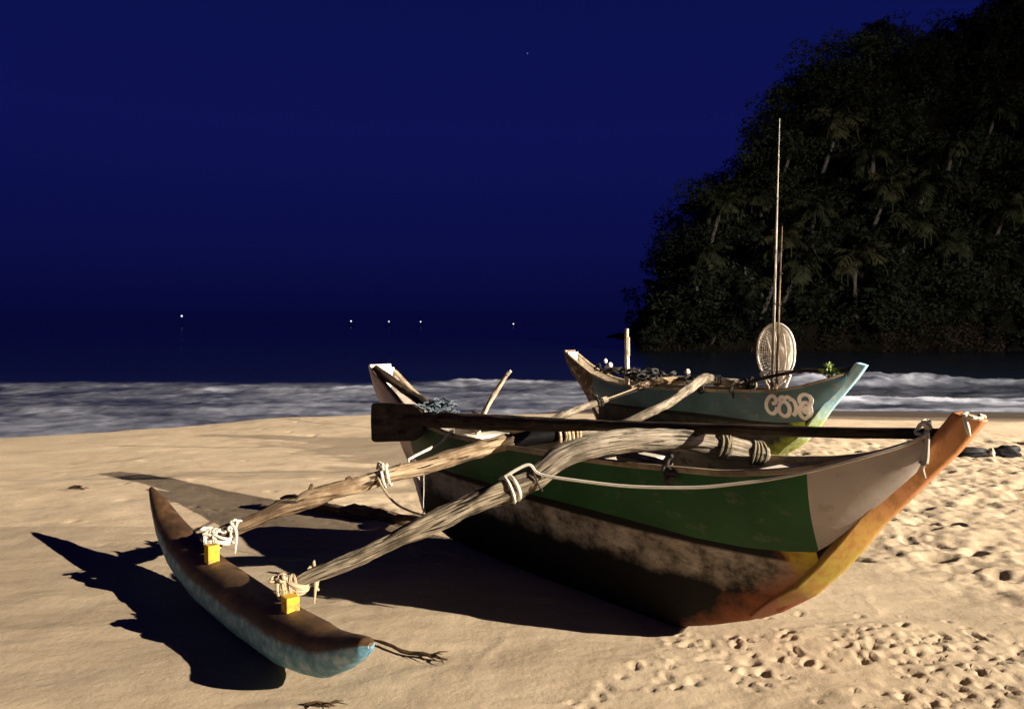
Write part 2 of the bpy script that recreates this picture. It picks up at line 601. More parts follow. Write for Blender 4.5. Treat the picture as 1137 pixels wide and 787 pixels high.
def build_beach():
    xs, ys = beach_grid()
    X, Y = np.meshgrid(xs, ys)
    nx, ny = len(xs), len(ys)
    Z = dune_base(X, Y)
    near = smooth(15, 11, Y) * smooth(14, 9, np.abs(X))
    # soft wind ripples and flow ridges
    Z += near * 0.010 * fbm(X * 2.6 + 0.6 * Y, Y * 5.2, 5, 21) + near * 0.0028 * fbm(X * 9 + 2 * Y, Y * 17, 4, 23, 0.6)
    rid = 1 - np.abs(2 * vnoise(X * 1.9 + 1.5 * vnoise(X * 2.2, Y * 2.2, 31), Y * 3.1 + 1.3 * vnoise(X * 1.7, Y * 2.6, 32), 30)) * 2
    Z += near * 0.0035 * np.clip(rid - 0.70, 0, 1) / 0.30 * smooth(-1.6, 0.2, X) * smooth(5.2, 3.6, Y)
    # trampled parts of the sand
    t_right = smooth(2.3, 3.3, X + 0.55 * (Y - 4)) * smooth(11.5, 9.0, Y) * smooth(9.5, 7, X)
    Z += t_right * 0.034 * fbm(X * 4.2, Y * 6.2, 4, 41, 0.6)
    Z += t_right * 0.012 * fbm(X * 14, Y * 14, 2, 43)
    near_r = smooth(0.25, 0.9, X + 0.15 * (Y - 3)) * smooth(3.85, 3.45, Y - 0.10 * X)
    Z += near_r * 0.006 * fbm(X * 9, Y * 15, 4, 44)

    def dents(px, py, rr, dep, ang, asp, rim):
        for x0, y0, r, dp, a, s, ri in zip(px, py, rr, dep, ang, asp, rim):
            R_ = r * 3.2
            i0, i1 = np.searchsorted(xs, [x0 - R_, x0 + R_])
            j0, j1 = np.searchsorted(ys, [y0 - R_, y0 + R_])
            if i1 - i0 < 2 or j1 - j0 < 2:
                continue
            dx = X[j0:j1, i0:i1] - x0
            dy = Y[j0:j1, i0:i1] - y0
            u = dx * math.cos(a) + dy * math.sin(a)
            v = -dx * math.sin(a) + dy * math.cos(a)
            q = (u / (r * s)) ** 2 + (v / r) ** 2
            Z[j0:j1, i0:i1] += -dp * np.exp(-q * q) + ri * np.exp(-((np.sqrt(q) - 1.55) / 0.42) ** 2) * (0.6 + 0.4 * u / (r * s * 2))
    # small prints in the near right corner
    n = 1500
    px = rng.uniform(-0.15, 3.0, n)
    py = rng.uniform(2.35, 4.0, n)
    dens = smooth(0.15, 1.1, px + 0.25 * (3 - py)) * smooth(3.95, 3.1, py - 0.10 * px) * np.clip(0.25 + 1.9 * vnoise(px * 2.0, py * 3.4, 77) + 0.35, 0.03, 1)
    k = rng.uniform(0, 1, n) < dens
    px, py = px[k], py[k]
    n = len(px)
    dents(px, py, rng.uniform(0.010, 0.021, n), rng.uniform(0.005, 0.013, n), rng.uniform(0, 3.1, n), rng.uniform(1.0, 2.2, n), rng.uniform(0.002, 0.007, n))
    # footprints further right
    n = 430
    px = rng.uniform(1.8, 9.0, n)
    py = rng.uniform(3.4, 11.0, n)
    k = rng.uniform(0, 1, n) < smooth(2.2, 3.0, px + 0.5 * (py - 4)) * smooth(11, 8.5, py)
    px, py = px[k], py[k]
    n = len(px)
    dents(px, py, rng.uniform(0.025, 0.07, n), rng.uniform(0.008, 0.036, n), rng.uniform(0, 3.1, n), rng.uniform(1.1, 2.4, n), rng.uniform(0.003, 0.012, n))
    # walked trails of bare feet
    for (x0, y0, hd, ns) in ((2.3, 3.3, 0.62, 16), (6.6, 3.9, 1.95, 18), (3.1, 6.9, 0.15, 16), (7.5, 7.2, 2.7, 16)):
        fx, fy, fa = [], [], []
        cx_, cy_, h_ = x0, y0, hd
        for k in range(ns):
            h_ += rng.normal() * .08
            cx_ += .31 * math.cos(h_)
            cy_ += .31 * math.sin(h_)
            sd = .085 * (1 if k % 2 else -1)
            fx += [cx_ - sd * math.sin(h_) + .055 * math.cos(h_), cx_ - sd * math.sin(h_) - .07 * math.cos(h_)]
            fy += [cy_ + sd * math.cos(h_) + .055 * math.sin(h_), cy_ + sd * math.cos(h_) - .07 * math.sin(h_)]
            fa += [h_, h_]
        nn = len(fx)
        dents(fx, fy, np.tile([.043, .034], nn // 2), rng.uniform(.016, .032, nn), fa, np.tile([1.7, 1.3], nn // 2), rng.uniform(.004, .011, nn))
    # a few lone prints and pits on the smooth part
    n = 70
    px = rng.uniform(-5, 2, n)
    py = rng.uniform(2.6, 12, n)
    k = ~((px > -2.6) & (px < 0.6) & (py > 2.7) & (py < 5.6))
    px, py = px[k], py[k]
    n = len(px)
    dents(px, py, rng.uniform(0.02, 0.05, n), rng.uniform(0.005, 0.014, n), rng.uniform(0, 3.1, n), rng.uniform(1, 1.6, n), rng.uniform(0.001, 0.004, n))
    # disturbed sand behind the boat, at the stern
    st = smooth(0.9, 0.2, np.hypot((X + 1.0) / 1.1, (Y - 6.2) / 0.9))
    Z += st * 0.03 * fbm(X * 5, Y * 5, 4, 51)
    V = np.stack([X.ravel(), Y.ravel(), Z.ravel()], 1)

    m, nd, lk, bs = new_mat('sand')
    geo = nd.new("ShaderNodeNewGeometry")
    pos = geo.outputs["Position"]
    sep = nd.new("ShaderNodeSeparateXYZ")
    lk.new(pos, sep.inputs[0])
    n1 = noise(nd, lk, scaled(nd, lk, pos, (1, 1.9, 1)), 1.1, 6, 0.62)
    n2 = noise(nd, lk, pos, 150, 3, 0.7)
    n4 = noise(nd, lk, pos, 28, 5, 0.65)
    c = ramp(nd, lk, n1, [(0.3, (0.325, 0.250, 0.168)), (0.5, (0.385, 0.303, 0.208)), (0.7, (0.43, 0.346, 0.241))])
    c = mixc(nd, lk, 0.35, c, ramp(nd, lk, n2, [(0.3, (0.20, 0.150, 0.092)), (0.55, (0.40, 0.31, 0.202)), (0.75, (0.56, 0.46, 0.32))]))
    c = mixc(nd, lk, ramp(nd, lk, n4, [(0.62, (0, 0, 0)), (0.8, (0.35, 0.35, 0.35))]), c, (0.2, 0.145, 0.085))
    at = nd.new("ShaderNodeAttribute")
    at.attribute_name = "wet"
    wet = ramp(nd, lk, mathn(nd, lk, 'ADD', at.outputs["Fac"], mathn(nd, lk, 'MULTIPLY', mathn(nd, lk, 'SUBTRACT', n1, 0.5), 0.3)), [(0.05, (0, 0, 0)), (0.16, (0.72, 0.72, 0.72)), (0.45, (0.78, 0.78, 0.78)), (0.62, (1, 1, 1))])
    c = mixc(nd, lk, wet, c, (0.070, 0.052, 0.039))
    lk.new(c, bs.inputs["Base Color"])
    r = mixc(nd, lk, wet, (0.95, 0.95, 0.95), (0.35, 0.35, 0.35))
    lk.new(r, bs.inputs["Roughness"])
    bs.inputs["Specular IOR Level"].default_value = 0.2
    h = mathn(nd, lk, 'ADD', mathn(nd, lk, 'MULTIPLY', n2, 0.25), n4)
    bump(nd, lk, bs, h, 0.34, 0.014)
    dw = Y - crest_y(X) + 0.25 * fbm(X * 0.7, Y * 0.7, 3, 90)
    wetv = np.clip((dw - np.interp(X, [-12, -4, 2, 5], [0.9, 1.3, 1.2, 0.25])) / 4.0, 0, 1)
    o = big_mesh("beach", V, grid_faces(nx, ny), m, {"wet": wetv})
    tag(o, "pale sandy beach with footprints", None, None, 'structure')


build_beach()

# ------------------------------------------------------------------ sea
def build_sea():
    def grow(start, end, d0, k):
        out, d, x = [], d0, start
        while x < end:
            x = min(x + d, end)
            out.append(x)
            d *= k
        return np.array(out)
    xs = np.concatenate([-grow(24, 4000, 0.3, 1.12)[::-1], np.arange(-24, 30.01, 0.11), grow(30, 4000, 0.3, 1.12)])
    ys = np.concatenate([np.arange(9.5, 34, 0.10), grow(34, 5000, 0.25, 1.08)])
    X, Y = np.meshgrid(xs, ys)
    Z = np.full(X.shape, -0.60)
    calm = smooth(60, 30, Y)
    Z += calm * 0.05 * fbm(X * 0.35, Y * 1.0, 4, 61) + 0.03 * calm * fbm(X * 1.6, Y * 2.4, 3, 62)
    far = smooth(400, 60, Y) * smooth(25, 40, Y)
    Z += far * 0.22 * fbm(X * 0.06, Y * 0.2, 3, 63)
    foam = np.zeros_like(X)

    def crest(yc, amp, w, x0, x1, fo, seed):
        nonlocal Z, foam
        y0 = yc + 1.1 * fbm(X * 0.13, X * 0 + 3.3, 3, seed)
        e = smooth(x0, x0 + 3, X) * smooth(x1, x1 - 3, X)
        d = (Y - y0) / w
        am = e * (0.55 + 0.9 * np.clip(fbm(X * 0.22, X * 0 + 7, 3, seed + 5) + 0.4, 0, 1))
        prof = np.where(d < 0, np.exp(-(d / 0.55) ** 2), np.exp(-(d / 1.5) ** 2))
        Z += amp * am * prof * (1 + 0.35 * fbm(X * 3, Y * 3, 3, seed + 9))
        ff = np.where(d < 0, np.exp(-(d / 0.8) ** 2), np.exp(-(d / 0.45) ** 2))
        foam = np.maximum(foam, fo * am * ff * (0.75 + 1.1 * fbm(X * 1.2, Y * 3.0, 4, seed + 11)))
    crest(27.5, 0.34, 1.2, 7.5, 60, 0.42, 100)
    crest(21.5, 0.12, 0.9, 6, 26, 0.55, 120)
    crest(25.0, 0.17, 1.0, -13, -1.5, 0.62, 140)
    crest(27.0, 0.16, 1.0, -4.5, 8.5, 0.5, 160)
    crest(19.0, 0.12, 0.8, -16, -4, 0.45, 180)
    crest(22.0, 0.16, 0.8, -2, 6, 0.5, 200)
    crest(27.0, 0.12, 1.0, -40, -10, 0.3, 220)
    # churned water between the breakers
    ch = smooth(29.0, 26.5, Y + 1.2 * fbm(X * 0.3, Y * 0, 2, 66)) * smooth(9, 13, Y)
    mott = 0.17 + 0.25 * fbm(X * 0.7, Y * 0.75, 5, 67, 0.65)
    foam = np.maximum(foam, ch * np.clip(mott, 0.03, 1) * np.where(X > 9, 0.45, 1.0))
    Z += ch * 0.07 * fbm(X * 1.1, Y * 2.8, 4, 68, 0.6)
    # last thin sheet of foam at the water's edge
    shore = -0.60 - dune_base(X, Y)
    edge = np.exp(-((shore - 0.03) / 0.03) ** 2) * (0.55 + 1.2 * fbm(X * 0.8, Y * 2, 3, 70))
    foam = np.maximum(foam, np.clip(edge, 0, 0.3))
    foam = np.clip(foam, 0, 1)
    V = np.stack([X.ravel(), Y.ravel(), Z.ravel()], 1)
    m, nd, lk, bs = new_mat('sea_water')
    at = nd.new("ShaderNodeAttribute")
    at.attribute_name = "foam"
    geo = nd.new("ShaderNodeNewGeometry").outputs["Position"]
    n1 = noise(nd, lk, scaled(nd, lk, geo, (1.2, 1.1, 1)), 2.6, 6, 0.7)
    f = mathn(nd, lk, 'MULTIPLY', at.outputs["Fac"], mathn(nd, lk, 'ADD', mathn(nd, lk, 'MULTIPLY', n1, 1.6), 0.2))
    f.node.use_clamp = True
    c = mixc(nd, lk, f, (0.006, 0.010, 0.022), (0.56, 0.59, 0.70))
    lk.new(c, bs.inputs["Base Color"])
    rr = mixc(nd, lk, f, (0.22, 0.22, 0.22), (0.9, 0.9, 0.9))
    lk.new(rr, bs.inputs["Roughness"])
    n2 = noise(nd, lk, scaled(nd, lk, geo, (1, 2.2, 1)), 1.4, 4, 0.55)
    bump(nd, lk, bs, n2, 0.3, 0.05)
    o = big_mesh("sea", V, grid_faces(len(xs), len(ys)), m, {"foam": foam})
    tag(o, "dark night sea with grey foaming surf", None, None, 'structure')


build_sea()

# ------------------------------------------------------------------ wooded headland
def hill_h(x, y):
    x = np.asarray(x, float)
    y = np.asarray(y, float)
    xo = x
    x = xo - 0.155 * np.clip(y - 66, 0, 40)
    top = np.interp(x, [10.3, 11.2, 12.4, 14.8, 18.5, 21, 26, 30, 34, 41, 53, 70, 110], [-4, 1.5, 4.5, 9.2, 15.5, 18.2, 24.2, 28.0, 29.4, 30.6, 37, 43, 46])
    front = 66 - 0.10 * (xo - 20) + 1.5 * fbm(x * 0.12, x * 0, 2, 300)
    t = np.clip((y - front) / 20.0, 0, 1)
    prof = np.sin(t * math.pi / 2) ** 0.85
    back = smooth(140, 100, y)
    z = -1.2 + (top + 1.2 - 2.2) * prof * back + 0.9 * smooth(0, 0.05, t) * smooth(10.4, 12, x)
    return z + 1.6 * fbm(x * 0.14, y * 0.14, 3, 301) * smooth(0, 0.3, t) * smooth(10.4, 13, x) - 3.0 * smooth(11.3, 10.4, x)


def build_hill():
    xs = np.linspace(5, 130, 170)
    ys = np.linspace(62, 145, 120)
    X, Y = np.meshgrid(xs, ys)
    Z = hill_h(X, Y) + 0.5 * fbm(X * 0.8, Y * 0.8, 3, 310) * (hill_h(X, Y) > -0.6)
    m, nd, lk, bs = new_mat('hill_soil')
    geo = nd.new("ShaderNodeNewGeometry").outputs["Position"]
    n1 = noise(nd, lk, geo, 0.8, 6, 0.7)
    lk.new(ramp(nd, lk, n1, [(0.35, (0.003, 0.003, 0.002)), (0.65, (0.010, 0.0085, 0.006))]), bs.inputs["Base Color"])
    bs.inputs["Specular IOR Level"].default_value = 0.03
    bs.inputs["Roughness"].default_value = 0.95
    o = big_mesh("hill", np.stack([X.ravel(), Y.ravel(), Z.ravel()], 1), grid_faces(len(xs), len(ys)), m)
    tag(o, "steep dark headland rising from the sea", None, None, 'structure')


build_hill()


def leaf_mat(name, a, b):
    m, nd, lk, bs = new_mat(name)
    at = nd.new("ShaderNodeAttribute")
    at.attribute_name = "tone"
    lk.new(ramp(nd, lk, at.outputs["Fac"], [(0.0, a), (1.0, b)]), bs.inputs["Base Color"])
    bs.inputs["Roughness"].default_value = 0.7
    bs.inputs["Specular IOR Level"].default_value = 0.08
    return m


def leaf_cloud(cent, rad, count, lo, hi, tone, squash=0.8):
    """leaf quads scattered in the outer part of many clumps"""
    n = int(sum(count))
    idx = np.repeat(np.arange(len(cent)), count)
    d = rng.normal(size=(n, 3))
    d /= np.linalg.norm(d, axis=1)[:, None]
    rr = rad[idx] * rng.uniform(0.45, 1.08, n) ** 0.6
    P = cent[idx] + d * rr[:, None] * np.array([1, 1, squash])
    nrm = d + rng.normal(size=(n, 3)) * 0.75
    nrm /= np.linalg.norm(nrm, axis=1)[:, None]
    t = np.cross(nrm, rng.normal(size=(n, 3)))
    t /= np.linalg.norm(t, axis=1)[:, None]
    b = np.cross(nrm, t)
    L = rng.uniform(lo, hi, n)[:, None]
    Wd = L * rng.uniform(0.28, 0.55, n)[:, None]
    V = np.stack([P - t * L, P + b * Wd + t * L * .1, P + t * L, P - b * Wd + t * L * .1], 1).reshape(-1, 3)
    F = np.arange(n * 4).reshape(n, 4)
    tn = np.repeat(np.clip(tone[idx] + rng.normal(size=n) * 0.06, 0, 1), 4)
    return V, F, tn


def frond_rosettes(spots, seed):
    """palm and fern like sprays growing out of the jungle: arching ribs with hanging leaflets"""
    rg = np.random.default_rng(seed)
    Vs, Fs, tn = [], [], []
    for (o, rad, tone) in spots:
        for k in range(int(rg.integers(8, 13))):
            az = rg.uniform(0, 6.283)
            e = rg.uniform(-0.2, 1.2)
            p = np.array(o, float)
            side = np.array([-math.sin(az), math.cos(az), 0])
            ft = float(np.clip(tone + rg.normal() * .15, 0, 1))
            ns = 9
            for s_ in range(ns):
                d = np.array([math.cos(az) * math.cos(e), math.sin(az) * math.cos(e), math.sin(e)])
                q = p + d * rad / ns
                t = (s_ + .5) / ns
                w = rad * .32 * math.sin(min(1, t * 1.2 + .12) * math.pi) ** .6
                for sg in (-1, 1):
                    for h in (.1, .6):
                        b = p + (q - p) * h
                        tip = b + side * sg * w * rg.uniform(.7, 1.1) + d * w * .5 + np.array([0, 0, -w * rg.uniform(.2, .9)])
                        m_ = (b + tip) / 2 + np.array([0, 0, w * .1])
                        ww = d * .032 * rad
                        i = len(Vs)
                        Vs += [b - ww * .5, m_ - ww, tip, m_ + ww]
                        Fs.append((i, i + 1, i + 2, i + 3))
                        tn += [ft] * 4
                p = q
                e -= rg.uniform(.1, .24)
    return np.array(Vs), np.array(Fs), np.array(tn)


def build_jungle():
    pts, rads, tones = [], [], []
    fr = []
    # tree crowns on the slope facing the bay: big ones first, then undergrowth between them
    for q in range(2700):
        x = rng.uniform(10.8, 78)
        y = 66 - 0.1 * (x - 20) + (3.5 * rng.uniform() if q > 2250 else 30 * rng.uniform() ** 2.0)
        z = float(hill_h(x, y))
        if z < -0.3:
            continue
        big = q < 520
        r = rng.uniform(1.5, 3.1) if big else rng.uniform(0.6, 1.4)
        r *= smooth(10.0, 16.0, x) * 0.6 + 0.4
        lift = r * 0.45 + (rng.uniform(0.2, 1.8) * smooth(12, 20, x) if big else 0)
        tone = float(np.clip(0.34 + 0.55 * fbm(x * 0.16, z * 0.22, 3, 333) + rng.normal() * 0.2 + (0.1 if big else -0.08), 0, 1))
        # each crown is a handful of leafy lobes
        for _ in range(6 if big else 2):
            dv = rng.normal(size=3) * r * np.array([.5, .45, .34])
            pts.append((x + dv[0], y + dv[1], z + lift + dv[2]))
            rads.append(r * rng.uniform(.32, .6))
            tones.append(np.clip(tone + rng.normal() * .1 + dv[2] / r * .25, 0, 1))  # higher lobes lighter: light from above put into the leaf tone
        if rng.uniform() < (0.34 if big else 0.10):
            fr.append(((x, y - r * .9, z + lift + r * .35), rng.uniform(1.3, 2.6), float(np.clip(tone + rng.uniform(-.1, .35), 0, 1))))
    cent = np.array(pts)
    rad = np.array(rads)
    cnt = np.clip((rad ** 2 * 60).astype(int), 12, 160)
    V, F, tn = leaf_cloud(cent, rad, cnt, 0.10, 0.26, np.array(tones))
    V2, F2, t2 = frond_rosettes(fr, 88)
    V = np.concatenate([V, V2])
    F = np.concatenate([F, F2 + len(tn)])
    tn = np.concatenate([tn, t2])
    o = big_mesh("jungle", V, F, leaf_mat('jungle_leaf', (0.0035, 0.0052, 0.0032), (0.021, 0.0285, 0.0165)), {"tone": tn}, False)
    tag(o, "dense dark jungle covering the headland", "jungle", None, 'stuff')
    # dry scrub along the foot of the hill
    c2, r2, t2 = [], [], []
    for _ in range(420):
        x = rng.uniform(11.5, 66)
        y = 66 - 0.1 * (x - 20) + rng.uniform(-0.8, 0.9)
        z = float(hill_h(x, y))
        if z < -0.75:
            continue
        r = rng.uniform(0.35, 0.95)
        if 36 < x < 52:
            r *= 1.5
        c2.append((x, y, z + r * 0.5))
        r2.append(r)
        t2.append(np.clip(0.4 + (0.3 if 36 < x < 52 else 0) + rng.normal() * 0.2, 0, 1))
    c2 = np.array(c2)
    r2 = np.array(r2)
    V, F, tn = leaf_cloud(c2, r2, np.clip((r2 * 190).astype(int), 60, 280), 0.06, 0.17, np.array(t2), 1.3)
    o = big_mesh("scrub", V, F, leaf_mat('dry_scrub', (0.008, 0.007, 0.005), (0.042, 0.030, 0.021)), {"tone": tn}, False)
    tag(o, "dry brown scrub along the foot of the headland", "scrub", None, 'stuff')


build_jungle()

M['palm_trunk'] = plain('palm_trunk_bark', (0.062, 0.057, 0.049), 0.85, 0.35, 6)
PALM_LEAF = [leaf_mat('palm_leaf_a', (0.008, 0.011, 0.006), (0.036, 0.041, 0.021)), leaf_mat('palm_leaf_b', (0.011, 0.013, 0.007), (0.056, 0.056, 0.027))]


def palm(base, top, crown_r, nf, label, seed, leaf=0, group="coconut palms on the headland"):
    rg = np.random.default_rng(seed)
    base = np.array(base, float)
    top = np.array(top, float)
    root = empty("palm_tree", base)
    tag(root, label, "palm tree", group)
    L = top - base
    ln = np.linalg.norm(L)
    mid = base + L * 0.5 + np.array([rg.uniform(-.5, .5), rg.uniform(-.4, .4), -0.05 * ln])
    tb = MB()
    tb.tube([p - base for p in (base - np.array([0, 0, .5]), base + L * .15 + (mid - base - L * .5) * .6, mid, base + L * .8 + (mid - base - L * .5) * .5, top)],
            [0.26, 0.20, 0.17, 0.15, 0.14], 8, True, 0.12, seed, sub=5)
    tb.build("trunk", M['palm_trunk'], root)
    Vs, Fs, tn = [], [], []
    o = top - base
    for k in range(nf):
        az = k * 2.39996 + rg.uniform(-.25, .25)
        elv = rg.uniform(-0.45, 1.15)
        Lf = crown_r * rg.uniform(0.8, 1.15)
        p = o.copy()
        e = elv
        nseg = 16
        ft = rg.uniform(0.15, 0.95)
        side = np.array([-math.sin(az), math.cos(az), 0])
        for s in range(nseg):
            d = np.array([math.cos(az) * math.cos(e), math.sin(az) * math.cos(e), math.sin(e)])
            q = p + d * Lf / nseg
            up = np.cross(side, d)
            tt = (s + 0.5) / nseg
            wl_ = crown_r * 0.30 * math.sin(min(1, tt * 1.25 + .12) * math.pi) ** 0.6 * (1 - 0.35 * tt)
            # rachis
            i = len(Vs)
            Vs += [p - side * .035, p + side * .035, q + side * .03, q - side * .03]
            Fs.append((i, i + 1, i + 2, i + 3))
            tn += [ft] * 4
            for sg in (-1, 1):
                for h in (0.2, 0.7):
                    b = p + (q - p) * h
                    tip = b + side * sg * wl_ * rg.uniform(.75, 1.1) + d * wl_ * 0.55 - up * -1 * 0 + np.array([0, 0, -wl_ * rg.uniform(0.25, 0.85)])
                    w = d * 0.075 * crown_r / 2.6
                    i = len(Vs)
                    m_ = b * 0.5 + tip * 0.5 + np.array([0, 0, wl_ * 0.12])
                    Vs += [b - w * .6, m_ - w, tip, m_ + w]
                    Fs.append((i, i + 1, i + 2, i + 3))
                    tn += [float(np.clip(ft + rg.normal() * .15, 0, 1))] * 4
            p = q
            e -= rg.uniform(0.06, 0.16)
    c = big_mesh("crown", np.array(Vs), np.array(Fs), PALM_LEAF[leaf], {"tone": np.array(tn)}, False)
    c.parent = root
    return root


def build_palms():
    # x, y, crown height above the slope, lean, crown radius, label
    spec = [
        (30.1, 75.5, 15.5, 19.8, 28.9, 3.0, "tallest palm standing high on the headland behind the long fishing rod", 1),
        (22.8, 70.5, 2.2, 8.5, 21.4, 2.6, "palm with bright yellowish crown and two pale leaning stems below it", 1),
        (19.2, 70.8, 7.3, 12.2, 18.3, 2.4, "small palm on the seaward edge of the headland, half way up", 0),
        (20.3, 70.2, 1.0, 4.3, 17.3, 1.9, "low bowed palm at the seaward foot of the headland", 0),
        (33.5, 72.5, 5.2, 9.6, 32.4, 2.9, "broad drooping palm right of the landing net", 0),
        (32.2, 73.5, 8.4, 13.2, 30.6, 2.5, "palm with a round hanging crown above the broad drooping palm", 1),
        (25.9, 72.5, 6.4, 11.2, 27.5, 2.5, "palm half hidden behind the two fishing rods", 0),
        (38.2, 76.0, 12.0, 17.0, 38.4, 2.5, "slim palm alone on the right part of the headland", 0),
        (36.8, 73.0, 4.0, 8.0, 36.0, 2.4, "palm leaning over the dry scrub right of the boats", 0),
        (27.0, 76.5, 15.0, 18.8, 25.4, 2.3, "palm near the skyline left of the long fishing rod", 0),
        (47.5, 76.0, 14.0, 19.5, 47.0, 3.0, "palm at the right edge of the picture, half way up the headland", 1),
        (17.2, 70.0, 4.2, 7.6, 16.6, 2.3, "palm nearest the seaward edge of the headland, low down", 0),
        (24.6, 70.0, 3.0, 6.4, 23.4, 2.8, "low wide palm close left of the landing net's rods", 0),
        (28.6, 70.0, 3.4, 6.2, 29.6, 2.9, "low wide palm close right of the landing net's rods", 1),
        (35.4, 70.0, 9.6, 13.2, 34.2, 3.1, "big palm in the middle of the headland's right half", 0),
        (31.5, 70.0, 12.6, 16.2, 32.6, 2.7, "palm just below and right of the tallest palm", 0),
        (41.5, 70.0, 7.0, 11.0, 40.4, 3.0, "palm above the right end of the dry scrub", 0),
        (43.5, 70.0, 16.5, 20.5, 42.6, 2.8, "highest palm on the far right of the headland", 0),
        (22.5, 70.0, 9.6, 13.0, 23.4, 2.6, "palm up the slope from the bright yellowish palm", 0),
    ]
    for i, (x, y, z0, z1, xb, r, lab, lf) in enumerate(spec):
        yy = np.arange(64.0, 90.0, 0.1)
        hh = hill_h(np.full(len(yy), xb), yy)
        k = int(np.argmax(hh > z0 - 0.5))
        zb = float(hh[k]) - 0.2
        yb = float(yy[k])
        palm((xb, yb, zb), (x, yb - 1.8, max(z1, zb + 4.0) + 0.5), r * 1.3, 19, lab, 700 + i, lf)
    # bare pale stems among the leaves
    stems = [((16.9, 66.8, 2.3), (15.9, 66.4, 4.9), "short pale curved bare stem at the seaward foot of the headland"),
             ((21.1, 67.2, 3.0), (20.1, 66.6, 6.6), "straight pale bare stem under the yellowish palm crown"),
             ((22.2, 67.4, 4.1), (20.4, 67.0, 6.5), "thin pale stem leaning left beside the straight bare stem"),
             ((46.6, 66.4, -0.2), (45.2, 66.0, 2.6), "pale bare stem leaning left over the dry scrub")]
    for b, t, lab in stems:
        b = np.array(b)
        t = np.array(t)
        ob = MB().tube([(0, 0, -.4), (t - b) * .5 + np.array([-.12, 0, -.15]), t - b], [.15, .12, .09], 7, True, .15, 9, sub=5).build("bare_trunk", M['palm_trunk'])
        ob.location = b
        tag(ob, lab, "tree trunk")


build_palms()

# ------------------------------------------------------------------ fishing boats far out at sea
m_glow, nd_, lk_, bs_ = new_mat('boat_lamp_glass')
bs_.inputs["Base Color"].default_value = (0.9, 0.9, 0.9, 1)
bs_.inputs["Emission Color"].default_value = (0.92, 0.95, 1.0, 1)
bs_.inputs["Emission Strength"].default_value = 2.2
M['farhull'] = plain('far_hull', (0.05, 0.05, 0.06), 0.6)
FAR = [(-687, 1600, 21.5, 1.55, "fishing boat at the left end of the row of sea lights, its lamp the brightest"),
       (-335, 1600, 11.0, 1.3, "fishing boat lamp on the dark horizon, second of the five from the left"),
       (-256, 1600, 10.5, 1.05, "fishing boat lamp on the dark horizon, middle one of the five"),
       (-190, 1600, 10.0, 1.15, "fishing boat lamp on the dark horizon, second of the five from the right"),
       (3, 1600, 5.5, 1.1, "fishing boat lamp at the right end of the row, above the leaning stick")]
for (x, y, h, r, lab) in FAR:
    b = empty("fishing_boat", (x, y, -0.6))
    tag(b, lab, "fishing boat", "fishing boats with lamps out at sea")
    rings = []
    for t in np.linspace(-1, 1, 9):
        w = 1.6 * (1 - abs(t) ** 2.4) + 0.05
        s = 0.5 + 0.9 * t * t
        rings.append([(t * 6, -w, 1.1 + s * .5), (t * 6, -w * .6, -.2), (t * 6, w * .6, -.2), (t * 6, w, 1.1 + s * .5)])
    MB().loft(rings).build("hull", M['farhull'], b)
    MB().box((-2, 0, 2.2), (2.4, 1.8, 2.0)).build("cabin", M['farhull'], b)
    MB().tube([(0, 0, .8), (0, 0, h)], [.12, .07], 6).build("mast", M['farhull'], b)
    mb = MB()
    rg_ = [[(r * math.sin(a) * math.cos(k), r * math.sin(a) * math.sin(k), h + r - r * math.cos(a)) for k in np.arange(8) * math.pi / 4] for a in np.linspace(0.05, math.pi - .05, 7)]
    mb.loft(rg_).build("lamp", m_glow, b)

m_star, nd_, lk_, bs_ = new_mat('star_light')
bs_.inputs["Base Color"].default_value = (0, 0, 0, 1)
bs_.inputs["Emission Color"].default_value = (0.8, 0.85, 1.0, 1)
bs_.inputs["Emission Strength"].default_value = 0.30
for (x, z, lab) in ((80, 1400, "faint star high in the middle of the sky"),):
    rg_ = [[(2.6 * math.sin(a) * math.cos(k), 2.6 * math.sin(a) * math.sin(k), -2.6 * math.cos(a)) for k in np.arange(8) * math.pi / 4] for a in np.linspace(0.05, math.pi - .05, 7)]
    o = MB().loft(rg_).build("star", m_star)
    o.location = (x, 4000, z)
    tag(o, lab, "star")

# ------------------------------------------------------------------ outrigger boats
KEEL = np.array([(-2.393, .12), (-2.25, .045), (-2.05, .0), (-1.6, -.02), (-1.0, -.03), (-.4, -.03), (-.04, -.015), (.165, .055), (.35, .13), (.513, .215), (.674, .335), (.73, .40)])
CHINE = np.array([(-2.45, .045, .51), (-2.1, .125, .528), (-1.75, .18, .533), (-1.1, .23, .538), (-.6, .25, .548), (-.19, .25, .545), (.2, .225, .53), (.45, .192, .533), (.6, .16, .545), (.73, .118, .56)])
GUN = np.array([(-3.0, .095, 1.16), (-2.86, .098, 1.085), (-2.7, .10, 1.0), (-2.5, .115, .91), (-2.3, .14, .845), (-2.1, .17, .81), (-1.755, .22, .79), (-1.122, .28, .795), (-.435, .30, .815), (-.129, .30, .83),
                (.38, .285, .862), (.609, .255, .897), (.752, .225, .93), (.89, .185, .977), (1.025, .13, 1.025), (1.15, .062, 1.085)])
LOW = np.array([(-3.0, .08, 1.08), (-2.93, .06, .93), (-2.75, .05, .73), (-2.6, .045, .57), (-2.45, .05, .51)] + [(u, v + .012, z) for u, v, z in CHINE[1:-1]] + [(.73, .126, .56), (.80, .112, .615), (.975, .080, .80), (1.10, .060, .94), (1.15, .052, 1.01)])
SPOST = np.array([(-3.06, 1.19), (-3.02, 1.02), (-2.955, .89), (-2.83, .76), (-2.70, .62), (-2.6, .48), (-2.49, .30), (-2.393, .12)])


def interp(tab, u, col):
    return np.interp(u, tab[:, 0], tab[:, col])


